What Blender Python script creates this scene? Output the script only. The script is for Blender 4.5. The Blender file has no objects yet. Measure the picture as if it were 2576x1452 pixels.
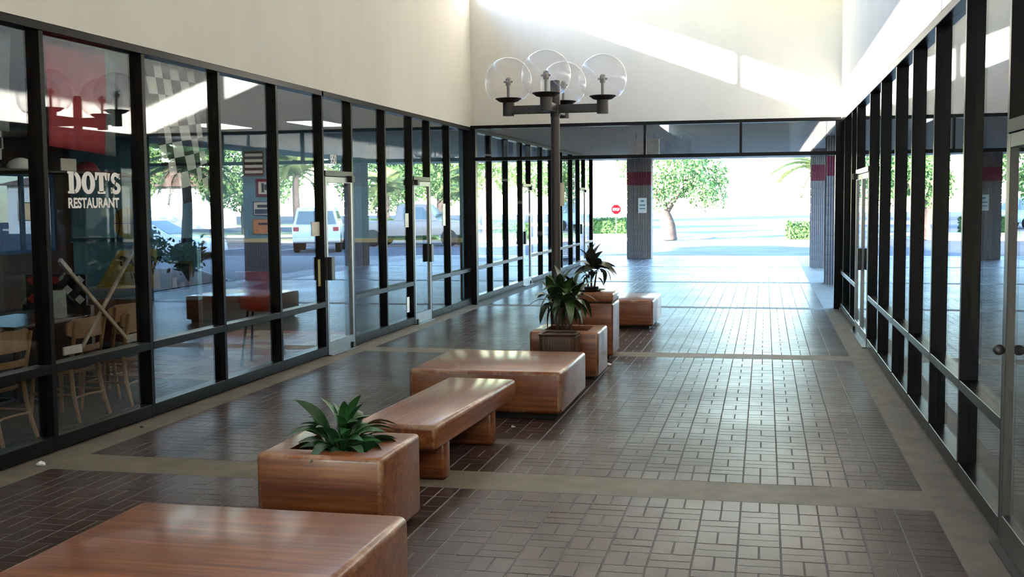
import bpy, bmesh, math, random
from mathutils import Vector, Matrix, Euler

random.seed(7)
R = math.radians
PI = math.pi
scene = bpy.context.scene
COL = scene.collection

# ------------------------------------------------------------------ camera
F_PX, YAW, PITCH, ROLL, CAM_H = 2840.6, 0.2206, 0.0762, -0.0091, 1.763
cd = bpy.data.cameras.new('camera')
cd.sensor_fit = 'HORIZONTAL'
cd.sensor_width = 36.0
cd.lens = F_PX / 2576.0 * 36.0
cd.clip_start = 0.05
cd.clip_end = 600
cam = bpy.data.objects.new('camera', cd)
fw = Vector((-math.sin(YAW) * math.cos(PITCH), math.cos(YAW) * math.cos(PITCH), -math.sin(PITCH)))
r0 = Vector((math.cos(YAW), math.sin(YAW), 0))
u0 = r0.cross(fw)
rr = r0 * math.cos(ROLL) + u0 * math.sin(ROLL)
uu = -r0 * math.sin(ROLL) + u0 * math.cos(ROLL)
cam.matrix_world = Matrix(((rr.x, uu.x, -fw.x, 0), (rr.y, uu.y, -fw.y, 0), (rr.z, uu.z, -fw.z, CAM_H), (0, 0, 0, 1)))
COL.objects.link(cam)
scene.camera = cam

# ------------------------------------------------------------------ world, sun, exposure
SUN_DIR = Vector((1.0, 1.15, -0.375)).normalized()
world = bpy.data.worlds.new('world')
scene.world = world
world.use_nodes = True
wn = world.node_tree
sky = wn.nodes.new('ShaderNodeTexSky')
sky.sky_type = 'NISHITA'
sky.sun_disc = False
sky.sun_elevation = R(14)
sky.sun_rotation = math.atan2(-SUN_DIR.x, -SUN_DIR.y)
sky.altitude = 0
sky.air_density = 1.0
sky.dust_density = 0.3
sky.ozone_density = 3.0
bg = wn.nodes['Background']
bg.inputs['Strength'].default_value = 1.5
wn.links.new(sky.outputs[0], bg.inputs[0])

sd = bpy.data.lights.new('sun', 'SUN')
sd.energy = 20.0
sd.angle = R(0.6)
sd.color = (1.0, 0.94, 0.85)
sun = bpy.data.objects.new('sun', sd)
sun.rotation_euler = SUN_DIR.to_track_quat('-Z', 'Y').to_euler()
sun.location = (-30, -10, 20)
COL.objects.link(sun)

vs = scene.view_settings
vs.view_transform = 'Standard'
vs.look = 'None'
vs.gamma = 1.0
vs.exposure = 1.72
vs.use_curve_mapping = False
scene.display_settings.display_device = 'sRGB'
cy = scene.cycles
cy.use_denoising = True
cy.max_bounces = 6
cy.diffuse_bounces = 4
cy.glossy_bounces = 4
cy.transmission_bounces = 4
cy.transparent_max_bounces = 24
cy.caustics_reflective = False
cy.caustics_refractive = False
cy.sample_clamp_indirect = 8.0
cy.use_adaptive_sampling = True
cy.adaptive_threshold = 0.04


# ------------------------------------------------------------------ helpers
class MB:
    """collects vertices and faces for one mesh"""

    def __init__(s):
        s.v, s.f, s.fm = [], [], []

    def add(s, vs_, fs, mi=0):
        o = len(s.v)
        s.v += [tuple(p) for p in vs_]
        s.f += [tuple(i + o for i in f) for f in fs]
        s.fm += [mi] * len(fs)
        return s

    def box(s, x0, x1, y0, y1, z0, z1, mi=0):
        return s.add([(x0, y0, z0), (x1, y0, z0), (x1, y1, z0), (x0, y1, z0), (x0, y0, z1), (x1, y0, z1), (x1, y1, z1), (x0, y1, z1)],
                     [(3, 2, 1, 0), (4, 5, 6, 7), (0, 1, 5, 4), (1, 2, 6, 5), (2, 3, 7, 6), (3, 0, 4, 7)], mi)

    def prism(s, poly, z0, z1, mi=0):
        n = len(poly)
        return s.add([(x, y, z0) for x, y in poly] + [(x, y, z1) for x, y in poly],
                     [tuple(reversed(range(n))), tuple(range(n, 2 * n))] + [(i, (i + 1) % n, (i + 1) % n + n, i + n) for i in range(n)], mi)

    def quad(s, a, b, c, d, mi=0):
        return s.add([a, b, c, d], [(0, 1, 2, 3)], mi)

    def lathe(s, prof, c=(0, 0, 0), seg=20, mi=0):
        vs_, fs = [], []
        for r, z in prof:
            for k in range(seg):
                a = 2 * PI * k / seg
                vs_.append((c[0] + r * math.cos(a), c[1] + r * math.sin(a), c[2] + z))
        for i in range(len(prof) - 1):
            for k in range(seg):
                a, b = i * seg + k, i * seg + (k + 1) % seg
                fs.append((a, b, b + seg, a + seg))
        fs.append(tuple(reversed(range(seg))))
        fs.append(tuple(range((len(prof) - 1) * seg, len(prof) * seg)))
        return s.add(vs_, fs, mi)

    def tube(s, pts, rad, seg=8, mi=0, cap=True):
        pts = [Vector(p) for p in pts]
        n = len(pts)
        rads = rad if isinstance(rad, (list, tuple)) else [rad] * n
        vs_, fs = [], []
        up = None
        for i, p in enumerate(pts):
            d = (pts[min(i + 1, n - 1)] - pts[max(i - 1, 0)]).normalized()
            if up is None:
                up = Vector((0, 0, 1)) if abs(d.z) < 0.9 else Vector((1, 0, 0))
            sx = d.cross(up)
            sx.normalize()
            up = sx.cross(d).normalized()
            for k in range(seg):
                a = 2 * PI * k / seg
                vs_.append(p + (sx * math.cos(a) + up * math.sin(a)) * rads[i])
        for i in range(n - 1):
            for k in range(seg):
                a, b = i * seg + k, i * seg + (k + 1) % seg
                fs.append((a, b, b + seg, a + seg))
        if cap:
            fs.append(tuple(reversed(range(seg))))
            fs.append(tuple(range((n - 1) * seg, n * seg)))
        return s.add(vs_, fs, mi)

    def sphere(s, c, r, seg=20, rings=12, sc=(1, 1, 1), mi=0):
        prof = [(max(1e-4, r * math.sin(PI * i / rings)), -r * math.cos(PI * i / rings)) for i in range(rings + 1)]
        o = len(s.v)
        s.lathe(prof, (0, 0, 0), seg, mi)
        for i in range(o, len(s.v)):
            p = s.v[i]
            s.v[i] = (c[0] + p[0] * sc[0], c[1] + p[1] * sc[1], c[2] + p[2] * sc[2])
        return s

    def bar(s, a, b, w, h, mi=0):
        """rectangular bar between two points"""
        a, b = Vector(a), Vector(b)
        d = (b - a).normalized()
        up = Vector((0, 0, 1)) if abs(d.z) < 0.95 else Vector((0, 1, 0))
        sx = d.cross(up).normalized()
        up = sx.cross(d).normalized()
        vs_ = []
        for p in (a, b):
            for q, t in ((-1, -1), (1, -1), (1, 1), (-1, 1)):
                vs_.append(p + sx * q * w / 2 + up * t * h / 2)
        return s.add(vs_, [(3, 2, 1, 0), (4, 5, 6, 7), (0, 1, 5, 4), (1, 2, 6, 5), (2, 3, 7, 6), (3, 0, 4, 7)], mi)

    def mesh(s, name):
        me = bpy.data.meshes.new(name)
        me.from_pydata(s.v, [], s.f)
        me.update()
        return me

    def build(s, name, mats, parent=None, smooth=False, bevel=0, seg=2, bevel_mat=-1):
        me = s.mesh(name)
        if bevel:
            bm = bmesh.new()
            bm.from_mesh(me)
            bmesh.ops.remove_doubles(bm, verts=bm.verts, dist=1e-5)
            es = [e for e in bm.edges if len(e.link_faces) == 2 and e.calc_face_angle() > 0.5]
            bmesh.ops.bevel(bm, geom=es, offset=bevel, segments=seg, profile=0.5, affect='EDGES', clamp_overlap=True, material=bevel_mat)
            bm.to_mesh(me)
            bm.free()
        mats = mats if isinstance(mats, (list, tuple)) else [mats]
        for m in mats:
            me.materials.append(m)
        if len(mats) > 1 and not bevel:
            for p, i in zip(me.polygons, s.fm):
                p.material_index = i
        if smooth:
            me.shade_smooth()
            if smooth != 'all':
                try:
                    me.set_sharp_from_angle(angle=R(40))
                except Exception:
                    pass
        o = bpy.data.objects.new(name, me)
        COL.objects.link(o)
        if parent is not None:
            o.parent = parent
            o.matrix_parent_inverse = wmat(parent).inverted()
        return o


def wmat(o):
    """world matrix without waiting for the depsgraph"""
    if o.parent is None:
        return o.matrix_basis.copy()
    return wmat(o.parent) @ o.matrix_parent_inverse @ o.matrix_basis


def empty(name, loc=(0, 0, 0), rz=0):
    o = bpy.data.objects.new(name, None)
    o.location = loc
    o.rotation_euler = (0, 0, rz)
    o.empty_display_size = 0.1
    COL.objects.link(o)
    o.matrix_basis = Matrix.Translation(loc) @ Matrix.Rotation(rz, 4, 'Z')
    return o


def put(o, parent):
    """local-space child"""
    o.parent = parent
    o.matrix_parent_inverse = Matrix()
    return o


def tag(o, label, cat, group=None):
    o['label'] = label
    o['category'] = cat
    if group:
        o['group'] = group
    return o


def struct(o, label=None):
    o['kind'] = 'structure'
    if label:
        o['label'] = label
    return o


def copy_tree(o, parent=None):
    c = o.copy()
    COL.objects.link(c)
    if parent is not None:
        c.parent = parent
    for ch in list(o.children):
        copy_tree(ch, c)
    return c


# ------------------------------------------------------------------ materials
MATS = {}


def mat(name, col=(0.5, 0.5, 0.5), rough=0.6, metal=0.0, spec=0.5, coat=0.0, coat_rough=0.1, noise=None, bump=None, emit=None):
    """principled material; noise=(scale, amount, stretch) varies the colour, bump=(scale, strength)"""
    m = bpy.data.materials.new(name)
    m.use_nodes = True
    nt = m.node_tree
    b = nt.nodes['Principled BSDF']
    b.inputs['Base Color'].default_value = (*col, 1)
    b.inputs['Roughness'].default_value = rough
    b.inputs['Metallic'].default_value = metal
    b.inputs['Specular IOR Level'].default_value = spec
    b.inputs['Coat Weight'].default_value = coat
    b.inputs['Coat Roughness'].default_value = coat_rough
    if noise or bump:
        tc = nt.nodes.new('ShaderNodeTexCoord')
    if noise:
        sc, amt = noise[0], noise[1]
        st = noise[2] if len(noise) > 2 else (1, 1, 1)
        mp = nt.nodes.new('ShaderNodeMapping')
        mp.inputs['Scale'].default_value = st
        nt.links.new(tc.outputs['Object'], mp.inputs[0])
        nz = nt.nodes.new('ShaderNodeTexNoise')
        nz.inputs['Scale'].default_value = sc
        nz.inputs['Detail'].default_value = 6
        nz.inputs['Roughness'].default_value = 0.6
        nt.links.new(mp.outputs[0], nz.inputs['Vector'])
        rp = nt.nodes.new('ShaderNodeValToRGB')
        rp.color_ramp.elements[0].position = 0.3
        rp.color_ramp.elements[1].position = 0.7
        rp.color_ramp.elements[0].color = (*[c * (1 - amt) for c in col], 1)
        rp.color_ramp.elements[1].color = (*[min(1, c * (1 + amt)) for c in col], 1)
        nt.links.new(nz.outputs[0], rp.inputs[0])
        nt.links.new(rp.outputs[0], b.inputs['Base Color'])
    if bump:
        n2 = nt.nodes.new('ShaderNodeTexNoise')
        n2.inputs['Scale'].default_value = bump[0]
        n2.inputs['Detail'].default_value = 4
        nt.links.new(tc.outputs['Object'], n2.inputs['Vector'])
        bp = nt.nodes.new('ShaderNodeBump')
        bp.inputs['Strength'].default_value = bump[1]
        bp.inputs['Distance'].default_value = 0.01
        nt.links.new(n2.outputs[0], bp.inputs['Height'])
        nt.links.new(bp.outputs[0], b.inputs['Normal'])
    if emit:
        b.inputs['Emission Color'].default_value = (*emit[0], 1)
        b.inputs['Emission Strength'].default_value = emit[1]
    MATS[name] = m
    return m


def glass_mat(name, tint, ior=1.5, rough=0.0, haze=None):
    """architectural glass: fresnel mix of a mirror coat and a tinted clear body (pane is a solid slab, both faces reflect)"""
    m = bpy.data.materials.new(name)
    m.use_nodes = True
    nt = m.node_tree
    for n in list(nt.nodes):
        nt.nodes.remove(n)
    out = nt.nodes.new('ShaderNodeOutputMaterial')
    tr = nt.nodes.new('ShaderNodeBsdfTransparent')
    tr.inputs[0].default_value = (*tint, 1)
    gl = nt.nodes.new('ShaderNodeBsdfGlossy')
    gl.inputs['Color'].default_value = (0.95, 0.97, 1.0, 1)
    gl.inputs['Roughness'].default_value = rough
    fr = nt.nodes.new('ShaderNodeFresnel')
    ge = nt.nodes.new('ShaderNodeNewGeometry')
    mx = nt.nodes.new('ShaderNodeMix')
    mx.data_type = 'FLOAT'
    mx.inputs[2].default_value = ior
    mx.inputs[3].default_value = 1.0 / ior
    nt.links.new(ge.outputs['Backfacing'], mx.inputs[0])
    nt.links.new(mx.outputs[0], fr.inputs['IOR'])
    ms = nt.nodes.new('ShaderNodeMixShader')
    nt.links.new(fr.outputs[0], ms.inputs[0])
    nt.links.new(tr.outputs[0], ms.inputs[1])
    nt.links.new(gl.outputs[0], ms.inputs[2])
    last = ms
    if haze:
        df = nt.nodes.new('ShaderNodeBsdfDiffuse')
        df.inputs[0].default_value = (*haze[0], 1)
        m2 = nt.nodes.new('ShaderNodeMixShader')
        if len(haze) > 2:
            lw = nt.nodes.new('ShaderNodeLayerWeight')
            lw.inputs[0].default_value = 0.35
            mr = nt.nodes.new('ShaderNodeMapRange')
            mr.inputs[1].default_value = 0.0
            mr.inputs[2].default_value = 1.0
            mr.inputs[3].default_value = haze[1]
            mr.inputs[4].default_value = haze[2]
            nt.links.new(lw.outputs['Facing'], mr.inputs[0])
            nt.links.new(mr.outputs[0], m2.inputs[0])
        else:
            m2.inputs[0].default_value = haze[1]
        nt.links.new(ms.outputs[0], m2.inputs[1])
        nt.links.new(df.outputs[0], m2.inputs[2])
        last = m2
    nt.links.new(last.outputs[0], out.inputs[0])
    MATS[name] = m
    return m


def wood_mat(name, axis, worn=False):
    """varnished glued-strip redwood, grain along the given object axis"""
    m = bpy.data.materials.new(name)
    m.use_nodes = True
    nt = m.node_tree
    b = nt.nodes['Principled BSDF']
    tc = nt.nodes.new('ShaderNodeTexCoord')
    mp = nt.nodes.new('ShaderNodeMapping')
    sc = [26, 26, 26]
    sc[axis] = 1.1
    mp.inputs['Scale'].default_value = sc
    nt.links.new(tc.outputs['Object'], mp.inputs[0])
    nz = nt.nodes.new('ShaderNodeTexNoise')
    nz.inputs['Scale'].default_value = 1.6
    nz.inputs['Detail'].default_value = 7
    nz.inputs['Roughness'].default_value = 0.62
    nt.links.new(mp.outputs[0], nz.inputs['Vector'])
    # glued strips about 4 cm wide, each of its own tone
    sp = nt.nodes.new('ShaderNodeSeparateXYZ')
    nt.links.new(tc.outputs['Object'], sp.inputs[0])
    other = [0, 1, 2]
    other.remove(axis)
    cb = nt.nodes.new('ShaderNodeCombineXYZ')
    for j, ax in enumerate(other):
        q = nt.nodes.new('ShaderNodeMath')
        q.operation = 'MULTIPLY'
        q.inputs[1].default_value = 24
        nt.links.new(sp.outputs[ax], q.inputs[0])
        fl = nt.nodes.new('ShaderNodeMath')
        fl.operation = 'FLOOR'
        nt.links.new(q.outputs[0], fl.inputs[0])
        nt.links.new(fl.outputs[0], cb.inputs[j])
    wnz = nt.nodes.new('ShaderNodeTexWhiteNoise')
    wnz.noise_dimensions = '3D'
    nt.links.new(cb.outputs[0], wnz.inputs['Vector'])
    big = nt.nodes.new('ShaderNodeTexNoise')
    big.inputs['Scale'].default_value = 3.0
    big.inputs['Detail'].default_value = 3
    nt.links.new(tc.outputs['Object'], big.inputs['Vector'])
    mx = nt.nodes.new('ShaderNodeMath')
    mx.operation = 'MULTIPLY_ADD'
    mx.inputs[1].default_value = 0.22
    nt.links.new(wnz.outputs['Value'], mx.inputs[0])
    nt.links.new(nz.outputs[0], mx.inputs[2])
    m2 = nt.nodes.new('ShaderNodeMath')
    m2.operation = 'MULTIPLY_ADD'
    m2.inputs[1].default_value = 0.25
    nt.links.new(big.outputs[0], m2.inputs[0])
    nt.links.new(mx.outputs[0], m2.inputs[2])
    rp = nt.nodes.new('ShaderNodeValToRGB')
    e = rp.color_ramp.elements
    e[0].position, e[0].color = 0.45, (0.100, 0.025, 0.0075, 1)
    e[1].position, e[1].color = 1.0, (0.36, 0.122, 0.036, 1)
    k = e.new(0.72)
    k.color = (0.205, 0.058, 0.0165, 1)
    nt.links.new(m2.outputs[0], rp.inputs[0])
    if worn:                                   # varnish rubbed through to pale wood in patches
        w1 = nt.nodes.new('ShaderNodeTexNoise')
        w1.inputs['Scale'].default_value = 7
        w1.inputs['Detail'].default_value = 8
        w1.inputs['Roughness'].default_value = 0.7
        nt.links.new(tc.outputs['Object'], w1.inputs['Vector'])
        wm = nt.nodes.new('ShaderNodeMapRange')
        wm.inputs[1].default_value = 0.46
        wm.inputs[2].default_value = 0.60
        wm.inputs[4].default_value = 0.7
        nt.links.new(w1.outputs[0], wm.inputs[0])
        cm = nt.nodes.new('ShaderNodeMix')
        cm.data_type = 'RGBA'
        nt.links.new(wm.outputs[0], cm.inputs[0])
        nt.links.new(rp.outputs[0], cm.inputs[6])
        cm.inputs[7].default_value = (0.40, 0.26, 0.16, 1)
        nt.links.new(cm.outputs[2], b.inputs['Base Color'])
    else:
        nt.links.new(rp.outputs[0], b.inputs['Base Color'])
    b.inputs['Roughness'].default_value = 0.42
    b.inputs['Coat Weight'].default_value = 0.45
    b.inputs['Coat Roughness'].default_value = 0.16
    bp = nt.nodes.new('ShaderNodeBump')
    bp.inputs['Strength'].default_value = 0.08
    bp.inputs['Distance'].default_value = 0.004
    nt.links.new(nz.outputs[0], bp.inputs['Height'])
    nt.links.new(bp.outputs[0], b.inputs['Normal'])
    MATS[name] = m
    return m


def brick_mat():
    m = bpy.data.materials.new('paver_brick')
    m.use_nodes = True
    nt = m.node_tree
    b = nt.nodes['Principled BSDF']
    at = nt.nodes.new('ShaderNodeAttribute')
    at.attribute_name = 'tone'
    ge = nt.nodes.new('ShaderNodeNewGeometry')
    nz = nt.nodes.new('ShaderNodeTexNoise')
    nz.inputs['Scale'].default_value = 38
    nz.inputs['Detail'].default_value = 5
    nt.links.new(ge.outputs['Position'], nz.inputs['Vector'])
    big = nt.nodes.new('ShaderNodeTexNoise')
    big.inputs['Scale'].default_value = 0.9
    big.inputs['Detail'].default_value = 4
    nt.links.new(ge.outputs['Position'], big.inputs['Vector'])
    a1 = nt.nodes.new('ShaderNodeMath')
    a1.operation = 'MULTIPLY_ADD'
    a1.inputs[1].default_value = 0.45
    nt.links.new(at.outputs['Fac'], a1.inputs[0])
    nt.links.new(nz.outputs[0], a1.inputs[2])
    rp = nt.nodes.new('ShaderNodeValToRGB')
    e = rp.color_ramp.elements
    e[0].position, e[0].color = 0.25, (0.019, 0.0085, 0.007, 1)
    e[1].position, e[1].color = 1.05, (0.052, 0.0235, 0.0185, 1)
    nt.links.new(a1.outputs[0], rp.inputs[0])
    nt.links.new(rp.outputs[0], b.inputs['Base Color'])
    rm = nt.nodes.new('ShaderNodeMapRange')
    rm.inputs[1].default_value = 0.3
    rm.inputs[2].default_value = 0.7
    rm.inputs[3].default_value = 0.42
    rm.inputs[4].default_value = 0.62
    nt.links.new(big.outputs[0], rm.inputs[0])
    nt.links.new(rm.outputs[0], b.inputs['Roughness'])
    b.inputs['Specular IOR Level'].default_value = 0.15
    b.inputs['Coat Weight'].default_value = 0.34
    b.inputs['Coat Roughness'].default_value = 0.27
    bp = nt.nodes.new('ShaderNodeBump')
    bp.inputs['Strength'].default_value = 0.22
    bp.inputs['Distance'].default_value = 0.004
    nt.links.new(nz.outputs[0], bp.inputs['Height'])
    nt.links.new(bp.outputs[0], b.inputs['Normal'])
    MATS['paver_brick'] = m
    return m


M_BRICK = brick_mat()
M_CONC = mat('concrete', (0.165, 0.140, 0.108), 0.62, noise=(5, 0.25), bump=(60, 0.15))
M_GROUT = mat('grout', (0.165, 0.158, 0.15), 0.95, noise=(20, 0.2))
M_CREAM = mat('cream_plaster', (0.66, 0.645, 0.60), 0.75, noise=(1.6, 0.05, (1, 1, 0.25)), bump=(150, 0.05))
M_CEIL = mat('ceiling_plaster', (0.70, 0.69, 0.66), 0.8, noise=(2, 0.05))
M_BRONZE = mat('bronze_aluminium', (0.006, 0.0055, 0.006), 0.30, 0.0, 0.11, noise=(7, 0.2))
M_ALU = mat('brushed_aluminium', (0.20, 0.20, 0.205), 0.34, 0.8, noise=(9, 0.12, (1, 1, 0.1)))
M_ALUD = mat('dull_dark_aluminium', (0.035, 0.034, 0.035), 0.4, 0.3, noise=(9, 0.12))
M_BLACK = mat('black_rubber', (0.012, 0.012, 0.013), 0.5, noise=(12, 0.2))
M_GLASS = glass_mat('storefront_glass', (0.92, 0.935, 0.93), 1.56)
M_DGLASS = glass_mat('tinted_glass', (0.17, 0.20, 0.23), 1.5)
M_CAR_GLASS = mat('car_glass', (0.02, 0.035, 0.045), 0.05, 0.0, 0.8)
M_GLOBE = glass_mat('clear_globe', (0.985, 0.985, 0.99), 1.30, 0.02, haze=((0.85, 0.85, 0.88), 0.015, 0.30))
M_WOODX = wood_mat('varnished_wood_across', 0)
M_WOODY = wood_mat('varnished_wood_lengthwise', 1)
M_WORNX = wood_mat('rubbed_wood_edge_across', 0, True)
M_WORNY = wood_mat('rubbed_wood_edge_lengthwise', 1, True)
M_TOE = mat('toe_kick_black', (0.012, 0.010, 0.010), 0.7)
M_SOIL = mat('potting_soil', (0.025, 0.017, 0.012), 0.95, noise=(40, 0.5), bump=(50, 0.8))
M_BROWNP = mat('brown_ribbed_plastic', (0.085, 0.048, 0.032), 0.45, noise=(12, 0.2))
M_LAMP = mat('lamp_bronze', (0.024, 0.019, 0.017), 0.5, 0.2, noise=(10, 0.2))
M_LAMPGREY = mat('lamp_stem_grey', (0.20, 0.185, 0.17), 0.45, 0.3)
M_PAPER = mat('paper_notice', (0.72, 0.66, 0.55), 0.8, noise=(8, 0.05))
M_WHITE = mat('white_vinyl', (0.80, 0.80, 0.80), 0.6)
M_INK = mat('black_ink', (0.02, 0.02, 0.02), 0.6)


def leaf_mat(name, c0, c1, rough=0.35):
    m = bpy.data.materials.new(name)
    m.use_nodes = True
    nt = m.node_tree
    b = nt.nodes['Principled BSDF']
    oi = nt.nodes.new('ShaderNodeObjectInfo')
    ge = nt.nodes.new('ShaderNodeNewGeometry')
    nz = nt.nodes.new('ShaderNodeTexNoise')
    nz.inputs['Scale'].default_value = 6
    nt.links.new(ge.outputs['Position'], nz.inputs['Vector'])
    ad = nt.nodes.new('ShaderNodeMath')
    ad.operation = 'MULTIPLY_ADD'
    ad.inputs[1].default_value = 0.6
    nt.links.new(oi.outputs['Random'], ad.inputs[0])
    nt.links.new(nz.outputs[0], ad.inputs[2])
    rp = nt.nodes.new('ShaderNodeValToRGB')
    rp.color_ramp.elements[0].position = 0.35
    rp.color_ramp.elements[1].position = 1.0
    rp.color_ramp.elements[0].color = (*c0, 1)
    rp.color_ramp.elements[1].color = (*c1, 1)
    nt.links.new(ad.outputs[0], rp.inputs[0])
    nt.links.new(rp.outputs[0], b.inputs['Base Color'])
    b.inputs['Roughness'].default_value = rough
    b.inputs['Specular IOR Level'].default_value = 0.5 if rough < 0.5 else 0.08
    b.inputs['Transmission Weight'].default_value = 0.0
    b.inputs['Subsurface Weight'].default_value = 0.0
    MATS[name] = m
    return m


M_LEAF_LILY = leaf_mat('lily_leaf', (0.008, 0.030, 0.012), (0.035, 0.135, 0.035))
M_LEAF_DRAC = leaf_mat('dracaena_leaf', (0.016, 0.032, 0.014), (0.05, 0.105, 0.03))
M_LEAF_CORD = leaf_mat('cordyline_leaf', (0.014, 0.018, 0.014), (0.05, 0.055, 0.035))
M_LEAF_TREE = leaf_mat('tree_leaf', (0.04, 0.095, 0.03), (0.15, 0.25, 0.085), 0.7)
M_LEAF_PALM = leaf_mat('palm_frond', (0.045, 0.075, 0.025), (0.17, 0.20, 0.08), 0.7)
M_LEAF_HEDGE = leaf_mat('hedge_leaf', (0.020, 0.050, 0.016), (0.065, 0.12, 0.04), 0.7)
M_LEAF_SHRUB = leaf_mat('shrub_leaf', (0.02, 0.045, 0.02), (0.07, 0.11, 0.05), 0.6)
M_BARK = mat('bark', (0.085, 0.062, 0.052), 0.95, 0.0, 0.1, noise=(8, 0.4), bump=(20, 0.8))

# ------------------------------------------------------------------ site dimensions
XL, XR = -4.94, 1.184          # storefront faces of the passage
YE = 18.90                     # end wall and glazed transom over the far opening
Y0 = -24.0                      # other end of the passage, behind the viewer
ZT = 3.05                      # top of the storefronts
ZR = 5.90                      # passage roof
XBL, XBR = -4.69, 0.943        # edges of the brick paving
STRIPS = [(0.62, 1.05), (6.64, 7.085), (12.75, 13.13), (18.68, 18.99), (24.52, 24.90), (30.30, 30.68), (35.95, 36.40)]

# ------------------------------------------------------------------ ground outside and floor
g = struct(MB().box(-90, 90, -60, 36.4, -0.30, -0.13).box(-90, 90, 36.4, 170, -0.30, -0.13).build('ground', mat('asphalt', (0.085, 0.088, 0.095), 0.95, 0.0, 0.15, noise=(0.6, 0.25), bump=(80, 0.3))))

fl = MB()
fl.box(-14, 9, Y0 - 6, 36.4, -0.12, -0.012)
fl.box(XBL, XBR, Y0, 36.4, -0.012, -0.0014)
floor = struct(fl.build('floor', M_GROUT))
# poured concrete borders and cross strips, level with the bricks
sl = MB()
sl.box(XL - 0.12, XBL, Y0, 36.4, -0.05, 0.0)
sl.build('concrete_border', M_CONC, floor)
sl = MB()
sl.box(XBR, XR + 0.12, Y0, YE, -0.05, 0.0)
sl.build('concrete_border', M_CONC, floor)
sl = MB()
sl.box(XBR, 2.0, YE, 36.4, -0.05, 0.0)
sl.build('concrete_border', M_CONC, floor)
for a, b in STRIPS:
    sl = MB()
    sl.box(XBL, XBR, a, b, -0.05, 0.0)
    sl.build('concrete_strip', M_CONC, floor)

# paving bricks: soldier courses round every bay, basketweave inside
MOD, BL, BW, BH = 0.213, 0.2045, 0.0985, 0.05
bricks = []        # (cx, cy, lengthwise?, lx, ly)


def lay_bay(y0, y1):
    x0, x1 = XBL + 0.004, XBR - 0.004
    y0 += 0.006
    y1 -= 0.006
    ns = int((y1 - y0) / (MOD / 2))
    py = (y1 - y0) / ns
    for k in range(ns):                       # side courses, bricks across
        cy_ = y0 + (k + 0.5) * py
        bricks.append((x1 - BL / 2, cy_, BL, py - 0.008))
        bricks.append((x0 + BL / 2, cy_, BL, py - 0.008))
    xi0, xi1 = x0 + MOD - 0.003, x1 - MOD + 0.003
    ne = int((xi1 - xi0) / (MOD / 2))
    for k in range(ne + 1):                   # end courses, bricks lengthwise
        cx_ = xi1 - (k + 0.5) * MOD / 2
        w = BW
        if cx_ - w / 2 < xi0:
            w = (cx_ + w / 2) - xi0 - 0.004
            cx_ = xi0 + 0.004 + w / 2
            if w < 0.02:
                continue
        bricks.append((cx_, y0 + BL / 2, w, BL))
        bricks.append((cx_, y1 - BL / 2, w, BL))
    yi0, yi1 = y0 + MOD - 0.003, y1 - MOD + 0.003
    nx = int((xi1 - xi0) / MOD)
    ny = int(round((yi1 - yi0) / MOD))
    my = (yi1 - yi0) / ny
    for i in range(nx):
        for j in range(ny):
            cx_ = xi1 - (i + 0.5) * MOD
            cy_ = yi0 + (j + 0.5) * my
            if (i + j) % 2:
                for t in (-1, 1):
                    bricks.append((cx_ + t * MOD / 4, cy_, BW, my - 0.008))
            else:
                for t in (-1, 1):
                    bricks.append((cx_, cy_ + t * my / 4, BL, my / 2 - 0.008))
    rest = (xi1 - nx * MOD) - xi0
    if rest > 0.03:
        for j in range(ny):
            bricks.append((xi0 + rest / 2, yi0 + (j + 0.5) * my, rest - 0.008, my - 0.008))


lay_bay(-6.0, 0.62)
for (a, b), (c, d) in zip(STRIPS[:-1], STRIPS[1:]):
    lay_bay(b, c)


def brick_geo(cx_, cy_, lx, ly, dz=0.0):
    ch = 0.0012
    hx, hy = lx / 2, ly / 2
    t = 0.0 + dz
    vs_ = [(cx_ - hx, cy_ - hy, -0.012), (cx_ + hx, cy_ - hy, -0.012), (cx_ + hx, cy_ + hy, -0.012), (cx_ - hx, cy_ + hy, -0.012),
           (cx_ - hx, cy_ - hy, t - ch), (cx_ + hx, cy_ - hy, t - ch), (cx_ + hx, cy_ + hy, t - ch), (cx_ - hx, cy_ + hy, t - ch),
           (cx_ - hx + ch, cy_ - hy + ch, t), (cx_ + hx - ch, cy_ - hy + ch, t), (cx_ + hx - ch, cy_ + hy - ch, t), (cx_ - hx + ch, cy_ + hy - ch, t)]
    fs = [(0, 1, 5, 4), (1, 2, 6, 5), (2, 3, 7, 6), (3, 0, 4, 7), (4, 5, 9, 8), (5, 6, 10, 9), (6, 7, 11, 10), (7, 4, 8, 11), (8, 9, 10, 11)]
    return vs_, fs


def px(P):
    d = Vector(P) - Vector((0, 0, CAM_H))
    z = d.dot(fw)
    if z <= 0.1:
        return None
    return 1288 + F_PX * d.dot(rr) / z, 726 - F_PX * d.dot(uu) / z


HIDE = [(-2.85, -1.5, 3.2, 4.66), (-2.6, -1.86, 5.3, 6.0), (-2.9, -1.58, 8.86, 10.2), (-2.3, -1.58, 10.95, 11.66), (-2.3, -1.6, 12.4, 13.1)]


def shown(bk):
    q = px((bk[0], bk[1], 0))
    if q is None or not (0 <= q[0] <= 2576 and 0 <= q[1] <= 1452):
        return False
    for k in range(1, 40):                     # walk towards the lens: is a seat or planter in the way?
        t = k / 60
        x, y, z = bk[0] * (1 - t), bk[1] * (1 - t), CAM_H * t
        if z > 0.5:
            break
        for h_ in HIDE:
            if h_[0] < x < h_[1] and h_[2] < y < h_[3] and z < 0.47:
                return False
    return True


order = sorted(range(len(bricks)), key=lambda i: bricks[i][0] ** 2 + bricks[i][1] ** 2)
single = set()
for i in order:
    if bricks[i][1] > 0 and shown(bricks[i]):
        single.add(i)
        if len(single) >= 296:
            break


def set_tone(me, tones):
    a = me.attributes.new('tone', 'FLOAT', 'FACE')
    a.data.foreach_set('value', tones)


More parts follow.
